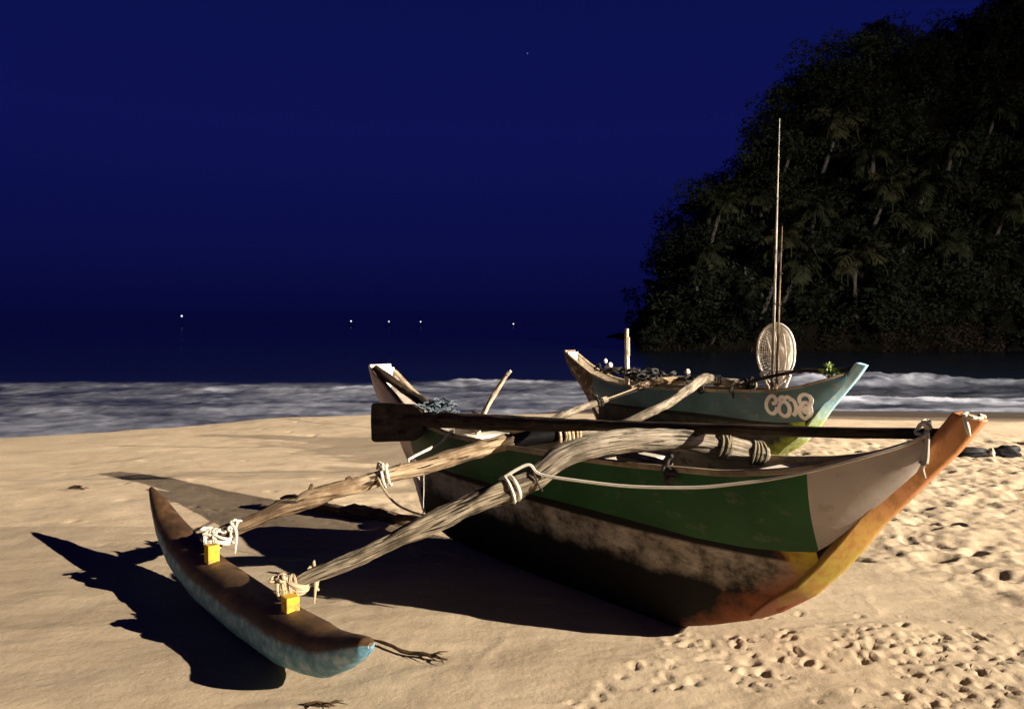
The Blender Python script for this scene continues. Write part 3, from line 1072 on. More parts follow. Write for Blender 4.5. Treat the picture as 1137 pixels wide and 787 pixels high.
def plank_v(u, z):
    v0, z0 = interp(LOW, u, 1), interp(LOW, u, 2)
    v1, z1 = interp(GUN, u, 1), interp(GUN, u, 2)
    t = (z - z0) / (z1 - z0)
    return v0 + (v1 - v0) * t + 0.022 * math.sin(math.pi * min(max(t, 0), 1))


def log(pts, rad, mat, name, parent, seed, seg=18, wob=0.16, sub=6, ridge=0.022):
    """points are (u, v, z)"""
    return MB().tube([(u, -v, z) for u, v, z in pts], rad, seg * 2, True, wob, seed, sub=sub + 2, ridge=ridge).build(name, mat, parent)


def lashing(c, axis, r, n, width, mat, parent, thick=0.009, seed=0, name="lashing", tail=0):
    """several turns of cord around a log"""
    rg = np.random.default_rng(seed)
    c = np.array(c, float)
    ax = np.array(axis, float)
    ax /= np.linalg.norm(ax)
    p = np.cross(ax, (0, 0, 1.0))
    p /= np.linalg.norm(p)
    q = np.cross(p, ax)
    mb = MB()
    for k in range(n):
        off = (k - (n - 1) / 2) * (width / max(n - 1, 1)) if n > 1 else 0
        tilt = rg.uniform(-.35, .35)
        pts = []
        rk = r + thick * 0.7 + rg.uniform(0, thick * .6)
        for t in np.linspace(0, 2 * math.pi, 21):
            pts.append(c + ax * (off + tilt * rk * math.cos(t)) + (p * math.cos(t) + q * math.sin(t)) * rk * (1 + .03 * math.sin(3 * t + k)))
        mb.tube(pts, thick, 6, False)
    for k in range(tail):
        d = p * rg.uniform(-1, 1) + q * rg.uniform(-.2, .9) + ax * rg.uniform(-1, 1)
        s = c + (p * .2 + q) * r
        mb.tube([s, s + d * .035 + q * .02, s + d * .07 + q * rg.uniform(-.05, .03)], thick * .9, 6, True, sub=4)
    return mb.build(name, mat, parent)


def tangle(c, size, n, thick, seed, turns=1.0):
    """one long cord rolled up in an untidy heap"""
    rg = np.random.default_rng(seed)
    P = [np.array(c) + rg.normal(size=3) * np.array(size) * .5]
    v = rg.normal(size=3)
    for i in range(n):
        v = v * .72 + rg.normal(size=3) * .62 * turns - (P[-1] - np.array(c)) / (np.array(size) + 1e-6) * .28
        v /= np.linalg.norm(v) + 1e-9
        q = P[-1] + v * np.array(size) * .42
        P.append(q)
    return MB().tube(P, thick, 6, True, sub=4)


def make_boat(boat):
    o, y, s = (O1, YAW1, 1.0) if boat == 1 else (O2, YAW2, S2)
    root = empty("outrigger_boat", tuple(o), y, s)
    one = boat == 1
    if one:
        tag(root, "green outrigger fishing boat with orange bow and pale log booms, nearest on the sand", "outrigger boat", "outrigger boats drawn up on the beach")
    else:
        tag(root, "teal outrigger boat with painted lettering and light blue bow, behind the green one", "outrigger boat", "outrigger boats drawn up on the beach")
    # --- bottom of the hull
    us = np.unique(np.concatenate([np.linspace(-2.393, .73, 54), KEEL[:, 0]]))
    us = us[us > -2.395]
    nt = 14
    rings = []
    for u in us:
        zk = np.interp(u, KEEL[:, 0], KEEL[:, 1])
        bc, zc = interp(CHINE, u, 1), interp(CHINE, u, 2) + .012
        p = np.interp(u, [-2.4, -1.8, 0.0, .73], [1.0, .62, .62, .95])
        near = [(u, -(bc * t ** p), zk + (zc - zk) * t ** 1.7) for t in np.linspace(1, 0, nt)]
        far = [(a, -b, c) for a, b, c in near[::-1][1:]]
        rings.append(near + far)
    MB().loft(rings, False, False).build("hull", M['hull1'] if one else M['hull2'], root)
    # --- side planks, near and far
    us = np.unique(np.concatenate([np.linspace(-2.99, 1.149, 80), [-2.435, .745, -2.43, .75]]))
    for sg in (-1, 1):
        mb = MB()
        nk = 7
        rings = []
        for u in us:
            z0, z1 = interp(LOW, u, 2), interp(GUN, u, 2)
            zz = np.linspace(z0, z1, nk)
            vo = [plank_v(u, z) for z in zz]
            th = min(.022, vo[0] * .35)
            rings.append([(u, sg * v, z) for v, z in zip(vo, zz)] + [(u, sg * (v - th), z) for v, z in zip(vo[::-1], zz[::-1])])
        mb.loft(rings)
        n = 2 * nk
        for i in range(len(us) - 1):
            um = (us[i] + us[i + 1]) / 2
            for k in range(n):
                outer = k < nk - 1
                if outer:
                    mi = 2 if um < -2.43 else (1 if um > .745 else 0)
                else:
                    mi = 4 if um < -2.2 else 3
                mb.mi[i * n + k] = mi
        if one:
            mats = [M['green'], M['blush'], M['stern1'], M['inside'], M['white']]
        else:
            mats = [M['teal'], M['teal'], M['sternpatch'], M['inside'], M['cream']]
        mb.build("side_plank", mats, root)
        # rail along the top edge
        rr = []
        for u in np.linspace(-2.97, 1.13, 70):
            v, z = interp(GUN, u, 1), interp(GUN, u, 2)
            w0, w1, h = .014, .024, .022
            w1 = min(w1, v * .5)
            zz = z - .016
            rr.append([(u, sg * (v + w0), zz), (u, sg * (v + w0), zz + h + .004), (u, sg * (v - w1), zz + h + .004), (u, sg * (v - w1), zz)])
        MB().loft(rr).build("gunwale_rail", M['rail'] if one else M['rail'], root, True, .004)
    # --- stem at the bow
    S = np.array([(.40, .15), (.513, .215), (.674, .335), (.796, .471), (.88, .58), (.957, .695), (1.045, .80), (1.131, .905), (1.235, 1.03), (1.322, 1.156)])
    S2_ = []
    for i in range(len(S) - 1):
        for t in np.linspace(0, 1, 5)[:-1]:
            S2_.append(S[i] * (1 - t) + S[i + 1] * t)
    S2_.append(S[-1])
    S2_ = np.array(S2_)
    T = np.gradient(S2_, axis=0)
    T /= np.linalg.norm(T, axis=1)[:, None]
    # soften the polyline's corners
    for _ in range(4):
        T[1:-1] = (T[:-2] + 2 * T[1:-1] + T[2:]) / 4
        T /= np.linalg.norm(T, axis=1)[:, None]
    rings = []
    m_ = len(S2_)
    for i, (p, t) in enumerate(zip(S2_, T)):
        perp = np.array([-t[1], t[0]])
        k_ = max(0.0, (i / (m_ - 1) - .72) / .28)
        perp = perp * (1 - k_) + np.array([-.975, .22]) * k_
        w = np.interp(i / (m_ - 1), [0, .12, .5, 1], [.02, .055, .062, .075])
        v = np.interp(i / (m_ - 1), [0, .12, .4, .8, 1], [.07, .10, .116, .074, .052])
        back = np.interp(i / (m_ - 1), [0, .3, 1], [.02, .03, .035])
        a = p + perp * w
        b = p + perp * .006
        c = p + perp * (w + back)
        rings.append([(c[0], -v * .8, c[1]), (a[0], -v, a[1]), (b[0], -.026, b[1]), (p[0], 0, p[1]), (b[0], .026, b[1]), (a[0], v, a[1]), (c[0], v * .8, c[1])])
    MB().loft(rings).build("stem_post", M['stem1'] if one else M['stem2'], root, True, .006)
    # --- stern post with its flat head
    rings = []
    for i in range(len(SPOST)):
        p = SPOST[i]
        hw = np.interp(p[1], [.1, .5, .8, 1.0, 1.19], [.02, .024, .04, .07, .10])
        inn = np.interp(p[1], [.1, .5, .8, 1.19], [.05, .10, .07, .035])
        vi = np.interp(p[1], [.1, .48, .6, .8, 1.0, 1.19], [.03, .050, .046, .058, .078, .098])
        t = SPOST[min(i + 1, len(SPOST) - 1)] - SPOST[max(i - 1, 0)]
        t = t / np.linalg.norm(t)
        perp = np.array([-t[1], t[0]])
        if perp[0] < 0:
            perp = -perp
        q = p + perp * inn
        rings.append([(p[0], -hw, p[1]), (q[0], -vi, q[1]), (q[0], vi, q[1]), (p[0], hw, p[1])])
    MB().loft(rings).build("stern_post", M['stern1'] if one else M['sternpatch'], root, True, .006)
    # white inner face of the stern head
    MB().loft([[(-2.985, -.088, 1.17), (-2.985, .088, 1.17), (-2.965, .088, 1.17), (-2.965, -.088, 1.17)],
               [(-2.93, -.078, .98), (-2.93, .078, .98), (-2.91, .078, .98), (-2.91, -.078, .98)]]).build("stern_board", M['white'], root, False)
    # --- inside: floor boards and thwarts
    mb = MB()
    for k, v in enumerate((-.11, 0, .11)):
        mb.box((-.85, v, .36 + .004 * k), (1.7, .10, .018))
    mb.build("floor_board", M['board'], root, False)
    for u, zt in ((-1.72, .765), (-.42, .775), (.45, .83)):
        b = interp(GUN, u, 1) - .03
        MB().box((u, 0, zt), (.16, 2 * b, .022)).build("thwart", M['cream'] if one else M['board'], root, False, .004)
    # --- float
    fu = np.concatenate([np.linspace(-2.88, -.34, 43), np.linspace(-.32, -.142, 18)])
    fu[-1] = -.134
    rings = []
    for u in fu:
        t = (u + 2.88) / 2.74
        cz = np.interp(t, [0, .06, .14, .25, .4, .6, .75, .88, .94, .98, 1], [.46, .385, .28, .19, .14, .13, .138, .18, .24, .29, .318])
        rr = np.interp(t, [0, .02, .06, .14, .25, .4, .6, .75, .84, .89, .94, .975, .99, 1], [.013, .029, .052, .086, .113, .124, .125, .122, .110, .094, .070, .049, .037, .012])
        v = 1.765 - .04 * t
        ring = []
        for k in range(20):
            a = -math.pi / 2 + k * 2 * math.pi / 20
            ring.append((u, -(v + rr * math.cos(a)), cz + rr * 1.02 * math.sin(a)))
        rings.append(ring)
    fl = MB().loft(rings).build("float", M['float'], root)
    for u, vv, zt in ((-1.765, 1.765, .318), (-.835, 1.74, .292)):
        MB().box((u + .022, -vv, zt - .025), (.066, .062, .115)).build("float_block", M['yellow'], fl, False, .006)
    # --- booms
    if one:
        fb = log([(-1.655, 1.335, .53), (-1.623, 1.262, .555), (-1.524, 1.064, .60), (-1.43, .875, .655), (-1.32, .654, .707), (-1.202, .418, .775), (-1.125, .262, .818), (-1.105, .222, .828)],
                 [0.018, 0.039, 0.045, 0.046, 0.047, 0.051, 0.048, 0.034], M['log_warm'], "boom", root, 3, 18, .17)
        log([(-1.845, 1.72, .37), (-1.80, 1.62, .40), (-1.741, 1.498, .448), (-1.69, 1.40, .495), (-1.615, 1.245, .525), (-1.57, 1.15, .555)], [0.031, 0.034, 0.038, 0.043, 0.036, 0.017], M['log_dark'], "lower_log", fb, 13, 16, .2)
        log([(-1.13, .27, .812), (-1.06, .13, .838), (-1.0, .01, .853), (-.96, -.06, .862)], [0.041, 0.045, 0.047, 0.045], M['rubber'], "rubber_sleeve", fb, 4, 18, .02, 6, 0)
        log([(-1.0, .0, .845), (-.95, -.08, .862), (-.88, -.22, .882), (-.85, -.31, .885)], [0.034, 0.038, 0.040, 0.036], M['log_pale'], "inner_end", fb, 5, 16, .1)
        lashing((-.955, .075, .858), (.09, .23, .03), .044, 7, .12, M['rope_tan'], fb, .010, 2)
        lashing((-1.44, -.89, .651), (.11, .22, .055), .049, 2, .03, M['rope'], fb, .009, 8, "lashing", 2)
        for (c, d, r) in (((-1.623, -1.262, .59), (-.01, .012, .03), .016), ((-1.535, -1.085, .635), (.015, .015, .022), .015), ((-1.40, -.82, .70), (0, .01, .015), .018)):
            MB().tube([c, np.array(c) + np.array(d)], [r, r * .6], 8).build("branch_stub", M['log_dark'], fb)
        nb = log([(.285, -.225, .872), (.225, -.12, .898), (.161, -.02, .922), (.067, .137, .958), (-.071, .367, .958), (-.183, .555, .928), (-.239, .648, .89), (-.285, .725, .83), (-.315, .78, .79)],
                 [0.038, 0.046, 0.051, 0.053, 0.051, 0.052, 0.054, 0.047, 0.028], M['log_pale'], "boom", root, 21, 22, .16)
        ll = log([(-.27, .69, .815), (-.30, .745, .795), (-.359, .849, .752), (-.445, .993, .694), (-.552, 1.171, .604), (-.636, 1.311, .532), (-.718, 1.449, .461), (-.80, 1.585, .405), (-.856, 1.679, .358)],
                 [0.024, 0.042, 0.052, 0.050, 0.045, 0.042, 0.038, 0.032, 0.024], M['log_grey'], "lower_log", nb, 22, 22, .24)
        lashing((-.365, -.86, .75), (-.08, -.14, -.06), .054, 2, .022, M['rope'], nb, .009, 31)
        lashing((-.30, -.755, .79), (-.05, -.10, -.05), .052, 1, .02, M['rope_dark'], nb, .005, 32)
        lashing((.165, .025, .925), (.09, .16, -.04), .050, 5, .045, M['rope_olive'], nb, .009, 33, "lashing", 2)
        lashing((.255, .175, .885), (.06, .105, -.025), .042, 4, .035, M['rope_olive'], nb, .009, 34)
    else:
        fb = log([(-.88, -.05, .875), (-1.0, .12, .885), (-1.1, .3, .87), (-1.196, .45, .835), (-1.25, .6, .80)], [.04, .045, .045, .04, .03], M['log_warm'], "boom", root, 43, 14, .15)
        log([(-1.31, .93, .685), (-1.335, 1.05, .65), (-1.40, 1.35, .57), (-1.55, 1.62, .45), (-1.70, 1.72, .37)], [.034, .04, .044, .04, .034], M['log_pale'], "lower_log", fb, 44, 14, .15)
        MB().tube([(-1.12, -.35, .90), (-1.2, -.62, .79), (-1.335, -1.0, .665)], .009, 6, True, sub=4).build("lashing", M['rope_tan'], fb)
        MB().tube([(-1.0, -.2, .87), (-1.2, -.66, .75), (-1.34, -1.02, .64)], .007, 6, True, sub=4).build("lashing", M['rope_dark'], fb)
        lashing((-1.33, -1.03, .655), (-.07, -.3, -.08), .042, 3, .05, M['rope_dark'], fb, .009, 45, "lashing", 2)
        nb = log([(-.01, -.1, .865), (-.12, .05, .90), (-.25, .17, .915), (-.36, .27, .95), (-.385, .36, .94), (-.36, .6, .855), (-.345, .9, .735), (-.40, 1.25, .61), (-.60, 1.55, .45), (-.78, 1.68, .36)],
                 [.04, .046, .046, .055, .055, .045, .05, .045, .04, .03], M['log_pale'], "boom", root, 46, 16, .18)
        lashing((-.06, .03, .885), (.1, .14, -.03), .046, 6, .09, M['rope_dark'], nb, .012, 47, "lashing", 3)
        lashing((-.30, -.21, .93), (.1, .14, -.03), .05, 3, .04, M['rope_dark'], nb, .008, 48)
    # --- lashings on the float
    for q, (u, vv, zt) in enumerate(((-1.775, 1.735, .345), (-.86, 1.715, .325))):
        mt = M['rope'] if q == 0 else M['rope_tan']
        # tight turns round the block and the boom's end, with a knot on top
        lashing((u - .035, -vv - .0, zt + .012), (.5, .85, .1), .040, 8, .06, mt, fl, .0075, 60 + q + 10 * boat)
        lashing((u - .02, -vv + .035, zt + .018), (.25, .1, .95), .044, 5, .03, mt, fl, .0075, 64 + q + 10 * boat)
        tangle((u - .04, -vv + .0, zt + .045), (.036, .042, .016), 120, .007, 60 + q + 10 * boat).build("lashing", mt, fl)
        tangle((u + .0, -vv + .10, zt + .06), (.017, .02, .034), 90, .0075, 70 + q + 10 * boat).build("lashing", mt, fl)
        MB().tube([(u + .01, -vv + .10, zt + .07), (u + .035, -vv + .10, zt + .03), (u + .05, -vv + .085, zt - .06)], [.009, .008, .004], 6, True, sub=4).build("lashing", mt, fl)
    # black lashing hanging over the side under the near boom
    tangle((.13 if one else -.02, -.315, .80 if one else .83), (.035, .012, .05), 34, .010, 81 + boat).build("lashing", M['rope_dark'], root)
    if not one:
        tangle((-.40, -.32, .80), (.06, .015, .045), 44, .011, 86).build("lashing", M['rope_dark'], root)
    return root


boat1 = make_boat(1)
boat2 = make_boat(2)

# painted letters on the second boat
def lettering():
    def uz(zx, zy):
        px, py = 840 + zx / 7.87, 390 + zy / 7.87
        return .600 + .0096 * (px - 880), .716 - .0080 * (py - 454) + .0008 * (px - 880)
    st = [
        [(192, 474), (220, 466), (228, 430), (206, 398), (178, 400), (154, 432), (140, 480), (143, 530), (164, 568), (194, 576), (220, 548), (232, 512)],
        [(252, 500), (244, 540), (256, 580), (286, 604), (316, 590), (334, 545), (332, 498), (312, 462), (284, 458), (262, 474), (252, 500)],
        [(258, 452), (262, 420), (284, 406), (302, 426), (322, 408), (344, 420), (356, 448)],
        [(352, 430), (376, 452), (388, 505), (380, 560), (352, 600)],
        [(424, 478), (420, 430), (440, 396), (474, 390), (502, 416), (506, 460), (490, 492)],
        [(486, 478), (456, 470), (428, 498), (406, 552), (414, 610), (440, 632), (472, 600), (488, 545), (486, 478)],
        [(450, 520), (440, 552), (452, 572), (466, 548), (462, 522), (450, 520)],
    ]
    mb = MB()
    for s in st:
        P = np.array([uz(*p) for p in s])
        P3 = np.c_[P, np.zeros(len(P))]
        P3, _ = spline(P3, np.zeros(len(P3)), 5)
        P = P3[:, :2]
        T = np.gradient(P, axis=0)
        T /= np.linalg.norm(T, axis=1)[:, None] + 1e-9
        Nn = np.c_[-T[:, 1], T[:, 0]]
        rings = []
        for p, n in zip(P, Nn):
            w = .0185
            a, b = p + n * w, p - n * w
            r = []
            for q, off in ((a, .004), (b, .004), (b, -.004), (a, -.004)):
                zq = max(q[1], float(interp(LOW, q[0], 2)) + .004)
                r.append((q[0], -(plank_v(q[0], zq) + off), zq))
            rings.append(r)
        mb.loft(rings)
    return mb.build("lettering", M['letter'], boat2, False)


lettering()

# ------------------------------------------------------------------ things lying on and standing in the boats
def world_obj(mb_pts_fn, name, mat, origin, label, cat, group=None, parent=None):
    o = mb_pts_fn.build(name, mat, parent)
    if parent is None:
        o.location = tuple(origin)
        tag(o, label, cat, group)
    return o


def rel(pts, origin, boat=1):
    return [Wpt(*p, boat) - origin for p in pts]


# oar
org = Wpt(-.95, .15, .93)
oar = empty("oar", tuple(org))
tag(oar, "long dark wooden oar laid along the green boat, its broad blade out past the stern", "oar")
MB().tube(rel([(-2.28, .22, .845), (-1.9, .2, .872), (-1.5, .18, .895), (-.95, .15, .932), (-.6, .127, .958), (-.2, .10, .988), (.6, .05, 1.045), (1.195, .015, 1.093)], org),
          [.045, .055, .052, .042, .031, .027, .025, .022], 14, True, .12, 90, sub=6).build("shaft", M['oar'], oar)
rings = []
for t, w in ((0, .055), (.08, .10), (.2, .135), (.9, .155), (.97, .15), (1, .135)):
    u = -2.05 - .68 * t
    v = .225 + .02 * t
    z = .848 - .062 * t
    th = .018 - .006 * t
    rings.append([Wpt(u, v + th, z - w) - org, Wpt(u, v + th + .004, z) - org, Wpt(u, v + th, z + w * .9) - org, Wpt(u, v - th, z + w * .9) - org, Wpt(u, v - th - .004, z) - org, Wpt(u, v - th, z - w) - org])
MB().loft(rings).build("blade", M['oar'], oar, True, .004)

# cloth tie at the bow
org = Wpt(1.12, .05, 1.10)
mb = tangle(Wpt(1.13, .05, 1.108) - org, (.028, .028, .025), 26, .008, 91)
for k in range(3):
    a = Wpt(1.13 + .008 * k, .055 + .01 * k, 1.10) - org
    b = Wpt(1.15 + .012 * k - .02, .085 + .01 * k, .99) - org
    c = Wpt(1.145 - .012 * k, .09, .93 + .03 * k) - org
    mb.tube([a, b, c], [.009, .011, .005], 6, True, sub=4, flat=.5)
world_obj(mb, "cloth_tie", M['rope'], org, "white cloth strip knotting the oar's thin end to the orange bow", "cloth")
org = Wpt(1.28, 0, 1.18)
mb = tangle(Wpt(1.275, 0, 1.172) - org, (.03, .045, .010), 40, .007, 92)
mb.tube([Wpt(1.26, .05, 1.17) - org, Wpt(1.275, .062, 1.13) - org, Wpt(1.28, .05, 1.10) - org], [.008, .009, .004], 6, True, sub=4)
world_obj(mb, "bow_cloth", M['rope'], org, "scrap of white cloth on the tip of the orange bow", "cloth")

# ropes
org = Wpt(-.365, .86, .83)
mb = MB().tube(rel([(-.40, .90, .79), (-.365, .885, .812), (-.31, .80, .86), (-.256, .773, .82), (-.1, .696, .806), (.123, .585, .80), (.371, .462, .819), (.532, .382, .851), (.639, .329, .878), (.768, .265, .919), (.937, .19, .986), (1.065, .122, 1.041), (1.14, .07, 1.09)], org), .0075, 7, True, sub=7)
world_obj(mb, "mooring_rope", M['rope'], org, "thin white rope hanging along the green boat's side from the log boom to the bow", "rope")
org = Wpt(-1.43, .9, .7)
mb = MB().tube(rel([(-1.44, .95, .67), (-1.35, .96, .60), (-1.2, .97, .545), (-1.0, .98, .535), (-.8, 1.0, .555), (-.60, 1.09, .60)], org), .0065, 6, True, sub=6)
world_obj(mb, "slack_rope", M['rope_tan'], org, "slack tan rope sagging between the green boat's two booms", "rope")
org = Wpt(-1.75, .25, .8)
mb = MB().tube(rel([(-1.75, .20, .815), (-1.74, .245, .80), (-1.71, .35, .745), (-1.60, .62, .70), (-1.56, .66, .69)], org), [.011, .011, .010, .008, .006], 7, True, sub=6)
mb.tube(rel([(-1.34, .70, .66), (-1.34, .70, .55), (-1.345, .705, .38)], org), .003, 5, True, sub=3)
world_obj(mb, "stern_rope", M['rope'], org, "short white rope hanging from the green boat's stern thwart to the far boom", "rope")

# net bundle, pole and stick at the stern of the green boat
org = Wpt(-2.03, .1, .9)
mb = MB()
mb.v, mb.f, mb.uv, mb.mi = [], [], [], []
t1 = tangle(Wpt(-2.06, .12, .925) - org, (.066, .066, .040), 420, .0048, 95)
t2 = tangle(Wpt(-1.95, .10, .90) - org, (.08, .05, .024), 200, .0045, 96)
mb.add(t1.v, t1.f)
mb.add(t2.v, t2.f)
world_obj(mb, "net_bundle", M['net'], org, "crumpled blue grey fishing net bundled on the green boat's stern", "net")
org = Wpt(-2.5, .03, 1.0)
mb = MB().tube(rel([(-2.99, .07, 1.165), (-2.6, .05, 1.03), (-2.15, .05, .885), (-1.75, .06, .835), (-1.62, .1, .83)], org), [.028, .036, .04, .036, .02], 10, True, .2, 97, sub=6)
world_obj(mb, "wooden_pole", M['oar'], org, "dark wooden pole slanting up inside the green boat's white stern", "pole")
org = Wpt(-1.70, 0, .70)
mb = MB().tube(rel([(-1.76, .02, .70), (-1.683, 0, .919), (-1.60, -.05, 1.08), (-1.54, -.1, 1.198)], org), [.020, .019, .016, .012], 9, True, .15, 98, sub=5)
mb.tube(rel([(-1.545, -.09, 1.185), (-1.52, -.1, 1.205)], org), [.016, .01], 7)
world_obj(mb, "wooden_stick", M['bamboo'], org, "short pale forked stick leaning in the green boat's stern", "stick")
for k, (u, v, z, r) in enumerate(((-1.80, .05, .86, .026), (-1.72, .06, .845, .02), (-1.69, .03, .85, .018))):
    org = Wpt(u, v, z)
    rings = [[(r * math.sin(a) * math.cos(b), r * math.sin(a) * math.sin(b), r * 1.25 * math.cos(a)) for b in np.arange(10) * math.pi / 5] for a in np.linspace(.1, math.pi - .1, 8)]
    world_obj(MB().loft(rings), "net_float", M['white'], org, ["largest white net float beside the blue grey net", "small white net float nearest the leaning stick", "small white net float between the largest float and the stick"][k], "net float", "white net floats on the green boat")

# short log lying across the green boat behind the big boom
org = Wpt(-.1, 0, .8)
mb = MB().tube(rel([(-.30, .18, .835), (-.08, .22, .838), (.06, .24, .842)], org), [.028, .03, .026], 10, True, .2, 99, sub=4)
world_obj(mb, "short_log", M['log_grey'], org, "short grey log lying under the curved boom on the green boat's near rail", "log")

# second boat: post, rods, landing net, net heap, sprig
org = Wpt(-1.91, 0, .75, 2)
mb = MB().tube(rel([(-1.91, 0, .72), (-1.905, 0, 1.0), (-1.91, .005, 1.35), (-1.912, 0, 1.50)], org, ) if False else [Wpt(*p, 2) - org for p in [(-1.91, 0, .72), (-1.905, 0, 1.0), (-1.91, .005, 1.35), (-1.912, 0, 1.50)]], [.034, .032, .028, .022], 9, True, .1, 110, sub=4)
mb.tube([Wpt(-1.885, 0, 1.15, 2) - org, Wpt(-1.885, 0, 1.39, 2) - org], [.02, .016], 7)
world_obj(mb, "wooden_post", M['bamboo'], org, "upright pale wooden post standing in the teal boat's stern", "post")
for k, (pts, rr, lab) in enumerate((
        ([(.235, -.02, .5), (.262, 0, .93), (.283, 0, 2.0), (.300, 0, 3.0), (.314, 0, 3.72)], [.020, .018, .013, .008, .0035], "longest fishing rod, rising from the teal boat far above the net"),
        ([(.30, .02, .5), (.32, 0, .93), (.338, 0, 1.8), (.362, 0, 2.58)], [.018, .016, .010, .004], "shorter dark fishing rod just right of the longest rod"))):
    org = Wpt(pts[0][0], pts[0][1], pts[0][2], 2)
    rod = empty("fishing_rod", tuple(org))
    tag(rod, lab, "fishing rod", "fishing rods standing in the teal boat")
    P = [Wpt(*p, 2) - org for p in pts]
    MB().tube(P[1:], rr[1:], 8, True, sub=6).build("rod", M['rod_grey'] if k == 0 else M['log_dark'], rod)
    MB().tube(P[:2], [rr[0] * 1.25, rr[1] * 1.2], 8).build("grip", M['log_warm'], rod)
    for t in (.3, .5, .7, .85):
        c = P[1] * (1 - t) + P[-1] * t + np.array([0, -.014, 0])
        MB().tube([c + np.array([.012 * math.cos(a), 0, .012 * math.sin(a)]) for a in np.linspace(0, 2 * math.pi, 9)], .0025, 5, False).build("line_guide", M['rubber'], rod)


def landing_net():
    org = Wpt(.27, -.03, .5, 2)
    root = empty("landing_net", tuple(org))
    tag(root, "oval landing net with pale hoop standing upright in the teal boat", "landing net")

    def P(a, k=1.0, depth=0.0):
        u = .275 + .225 * k * math.sin(a) * (1 - .12 * math.cos(a) * -1)
        if math.cos(a) < 0:
            u = .275 + .228 * k * math.sin(a) * (1 - .38 * math.cos(a) ** 2)
        z = 1.225 + .335 * k * math.cos(a)
        return Wpt(u, -.04 - depth, z, 2) - org
    MB().tube([P(a) for a in np.linspace(0, 2 * math.pi, 41)], .0135, 8, False).build("hoop", M['net_pale'], root)
    mb = MB()
    ks = np.linspace(0, 1, 19)
    for a in np.linspace(0, 2 * math.pi, 61)[:-1]:
        mb.tube([P(a, max(k, .03), .20 * (1 - k ** 2.2)) for k in ks], .0030, 3, False)
    for k in ks[1:-1]:
        mb.tube([P(a, k, .20 * (1 - k ** 2.2)) for a in np.linspace(0, 2 * math.pi, 41)], .0030, 3, False)
    # folds of the bag hanging down
    for x in (-.13, -.03, .08, .15):
        mb.tube([P(0.0, .0, .0) * 0 + (Wpt(.275 + x, -.06, 1.50 - abs(x) * .6, 2) - org), Wpt(.275 + x * .85, -.13, 1.2, 2) - org, Wpt(.275 + x * .5, -.10, .93, 2) - org], .0055, 6, True, sub=5)
    mb.build("netting", M['net_pale'], root)
    MB().tube([Wpt(.09, -.04, 1.02, 2) - org, Wpt(.29, -.03, .70, 2) - org, Wpt(.30, -.02, .50, 2) - org], .016, 8, True, sub=4).build("handle", M['net_pale'], root)
    MB().tube([Wpt(.455, -.04, 1.02, 2) - org, Wpt(.33, -.03, .70, 2) - org, Wpt(.30, -.02, .52, 2) - org], .016, 8, True, sub=4).build("handle_strut", M['net_pale'], root)
    MB().tube([Wpt(.10, -.04, 1.04, 2) - org, Wpt(.455, -.04, 1.06, 2) - org], .009, 7, True).build("cross_bar", M['net_pale'], root)


landing_net()
org = Wpt(.55, .0, 1.0, 2)
mb = MB().tube([Wpt(*p, 2) - org for p in [(-.02, .05, .915), (.25, .07, .985), (.6, .02, 1.07), (.95, .0, 1.095), (1.17, 0, 1.12)]], [.020, .019, .018, .017, .015], 8, True, .2, 120, sub=5)
world_obj(mb, "dark_pole", M['oar'], org, "thin dark pole lying along the teal boat's bow under the leafy sprig", "pole")
# leafy sprig
org = Wpt(.95, .05, 1.06, 2)
mb = MB()
rg = np.random.default_rng(5)
for k in range(90):
    az, e = rg.uniform(0, 6.28), rg.uniform(-.3, 1.5)
    d = np.array([math.cos(az) * math.cos(e), math.sin(az) * math.cos(e), math.sin(e)])
    b = d * rg.uniform(.015, .065)
    tip = b + (d + rg.normal(size=3) * .5) * rg.uniform(.022, .05)
    sd = np.cross(d, rg.normal(size=3))
    sd /= np.linalg.norm(sd)
    m_ = (b + tip) / 2 + np.array([0, 0, .01])
    mb.add([b, m_ + sd * .014, tip, m_ - sd * .014], [(0, 1, 2, 3)])
    if k % 6 == 0:
        mb.tube([np.array([0, 0, -.06]), b, tip], [.005, .004, .002], 5)
world_obj(mb, "leafy_sprig", M['leafy'], org, "sprig of yellow green leaves tied near the teal boat's bow", "plant")
# heap of nets in the stern of the teal boat
org = Wpt(-1.7, 0, .85, 2)
mb = MB()
for k, (u, v, z, sx, sz) in enumerate(((-2.1, .0, .95, .22, .05), (-1.7, .05, .92, .25, .05), (-1.3, .0, .92, .25, .05), (-.85, .0, .915, .24, .035))):
    t = tangle(Wpt(u, v, z, 2) - org, (sx * .6, sx * .6, sz), 110, .012, 130 + k)
    mb.add(t.v, t.f)
world_obj(mb, "net_heap", M['rope_dark'], org, "long dark heap of nets filling the teal boat's stern half", "net")
for k, (u, v, z, r, mt, lab) in enumerate(((-2.12, .1, 1.02, .034, 'white', "white net float on the dark nets close to the teal boat's stern"), (-2.25, .06, 1.07, .026, 'white', "small white net float right at the teal boat's stern head"), (-.92, -.02, .985, .032, 'stone', "round grey net float at the bow end of the dark nets"))):
    org = Wpt(u, v, z, 2)
    rings = [[(r * math.sin(a) * math.cos(b), r * math.sin(a) * math.sin(b), r * 1.2 * math.cos(a)) for b in np.arange(10) * math.pi / 5] for a in np.linspace(.1, math.pi - .1, 8)]
    world_obj(MB().loft(rings), "net_float", M[mt], org, lab, "net float", "net floats on the teal boat")

# ------------------------------------------------------------------ small things on the sand
def zs(x, y):
    return float(dune_base(np.array([x]), np.array([y]))[0])


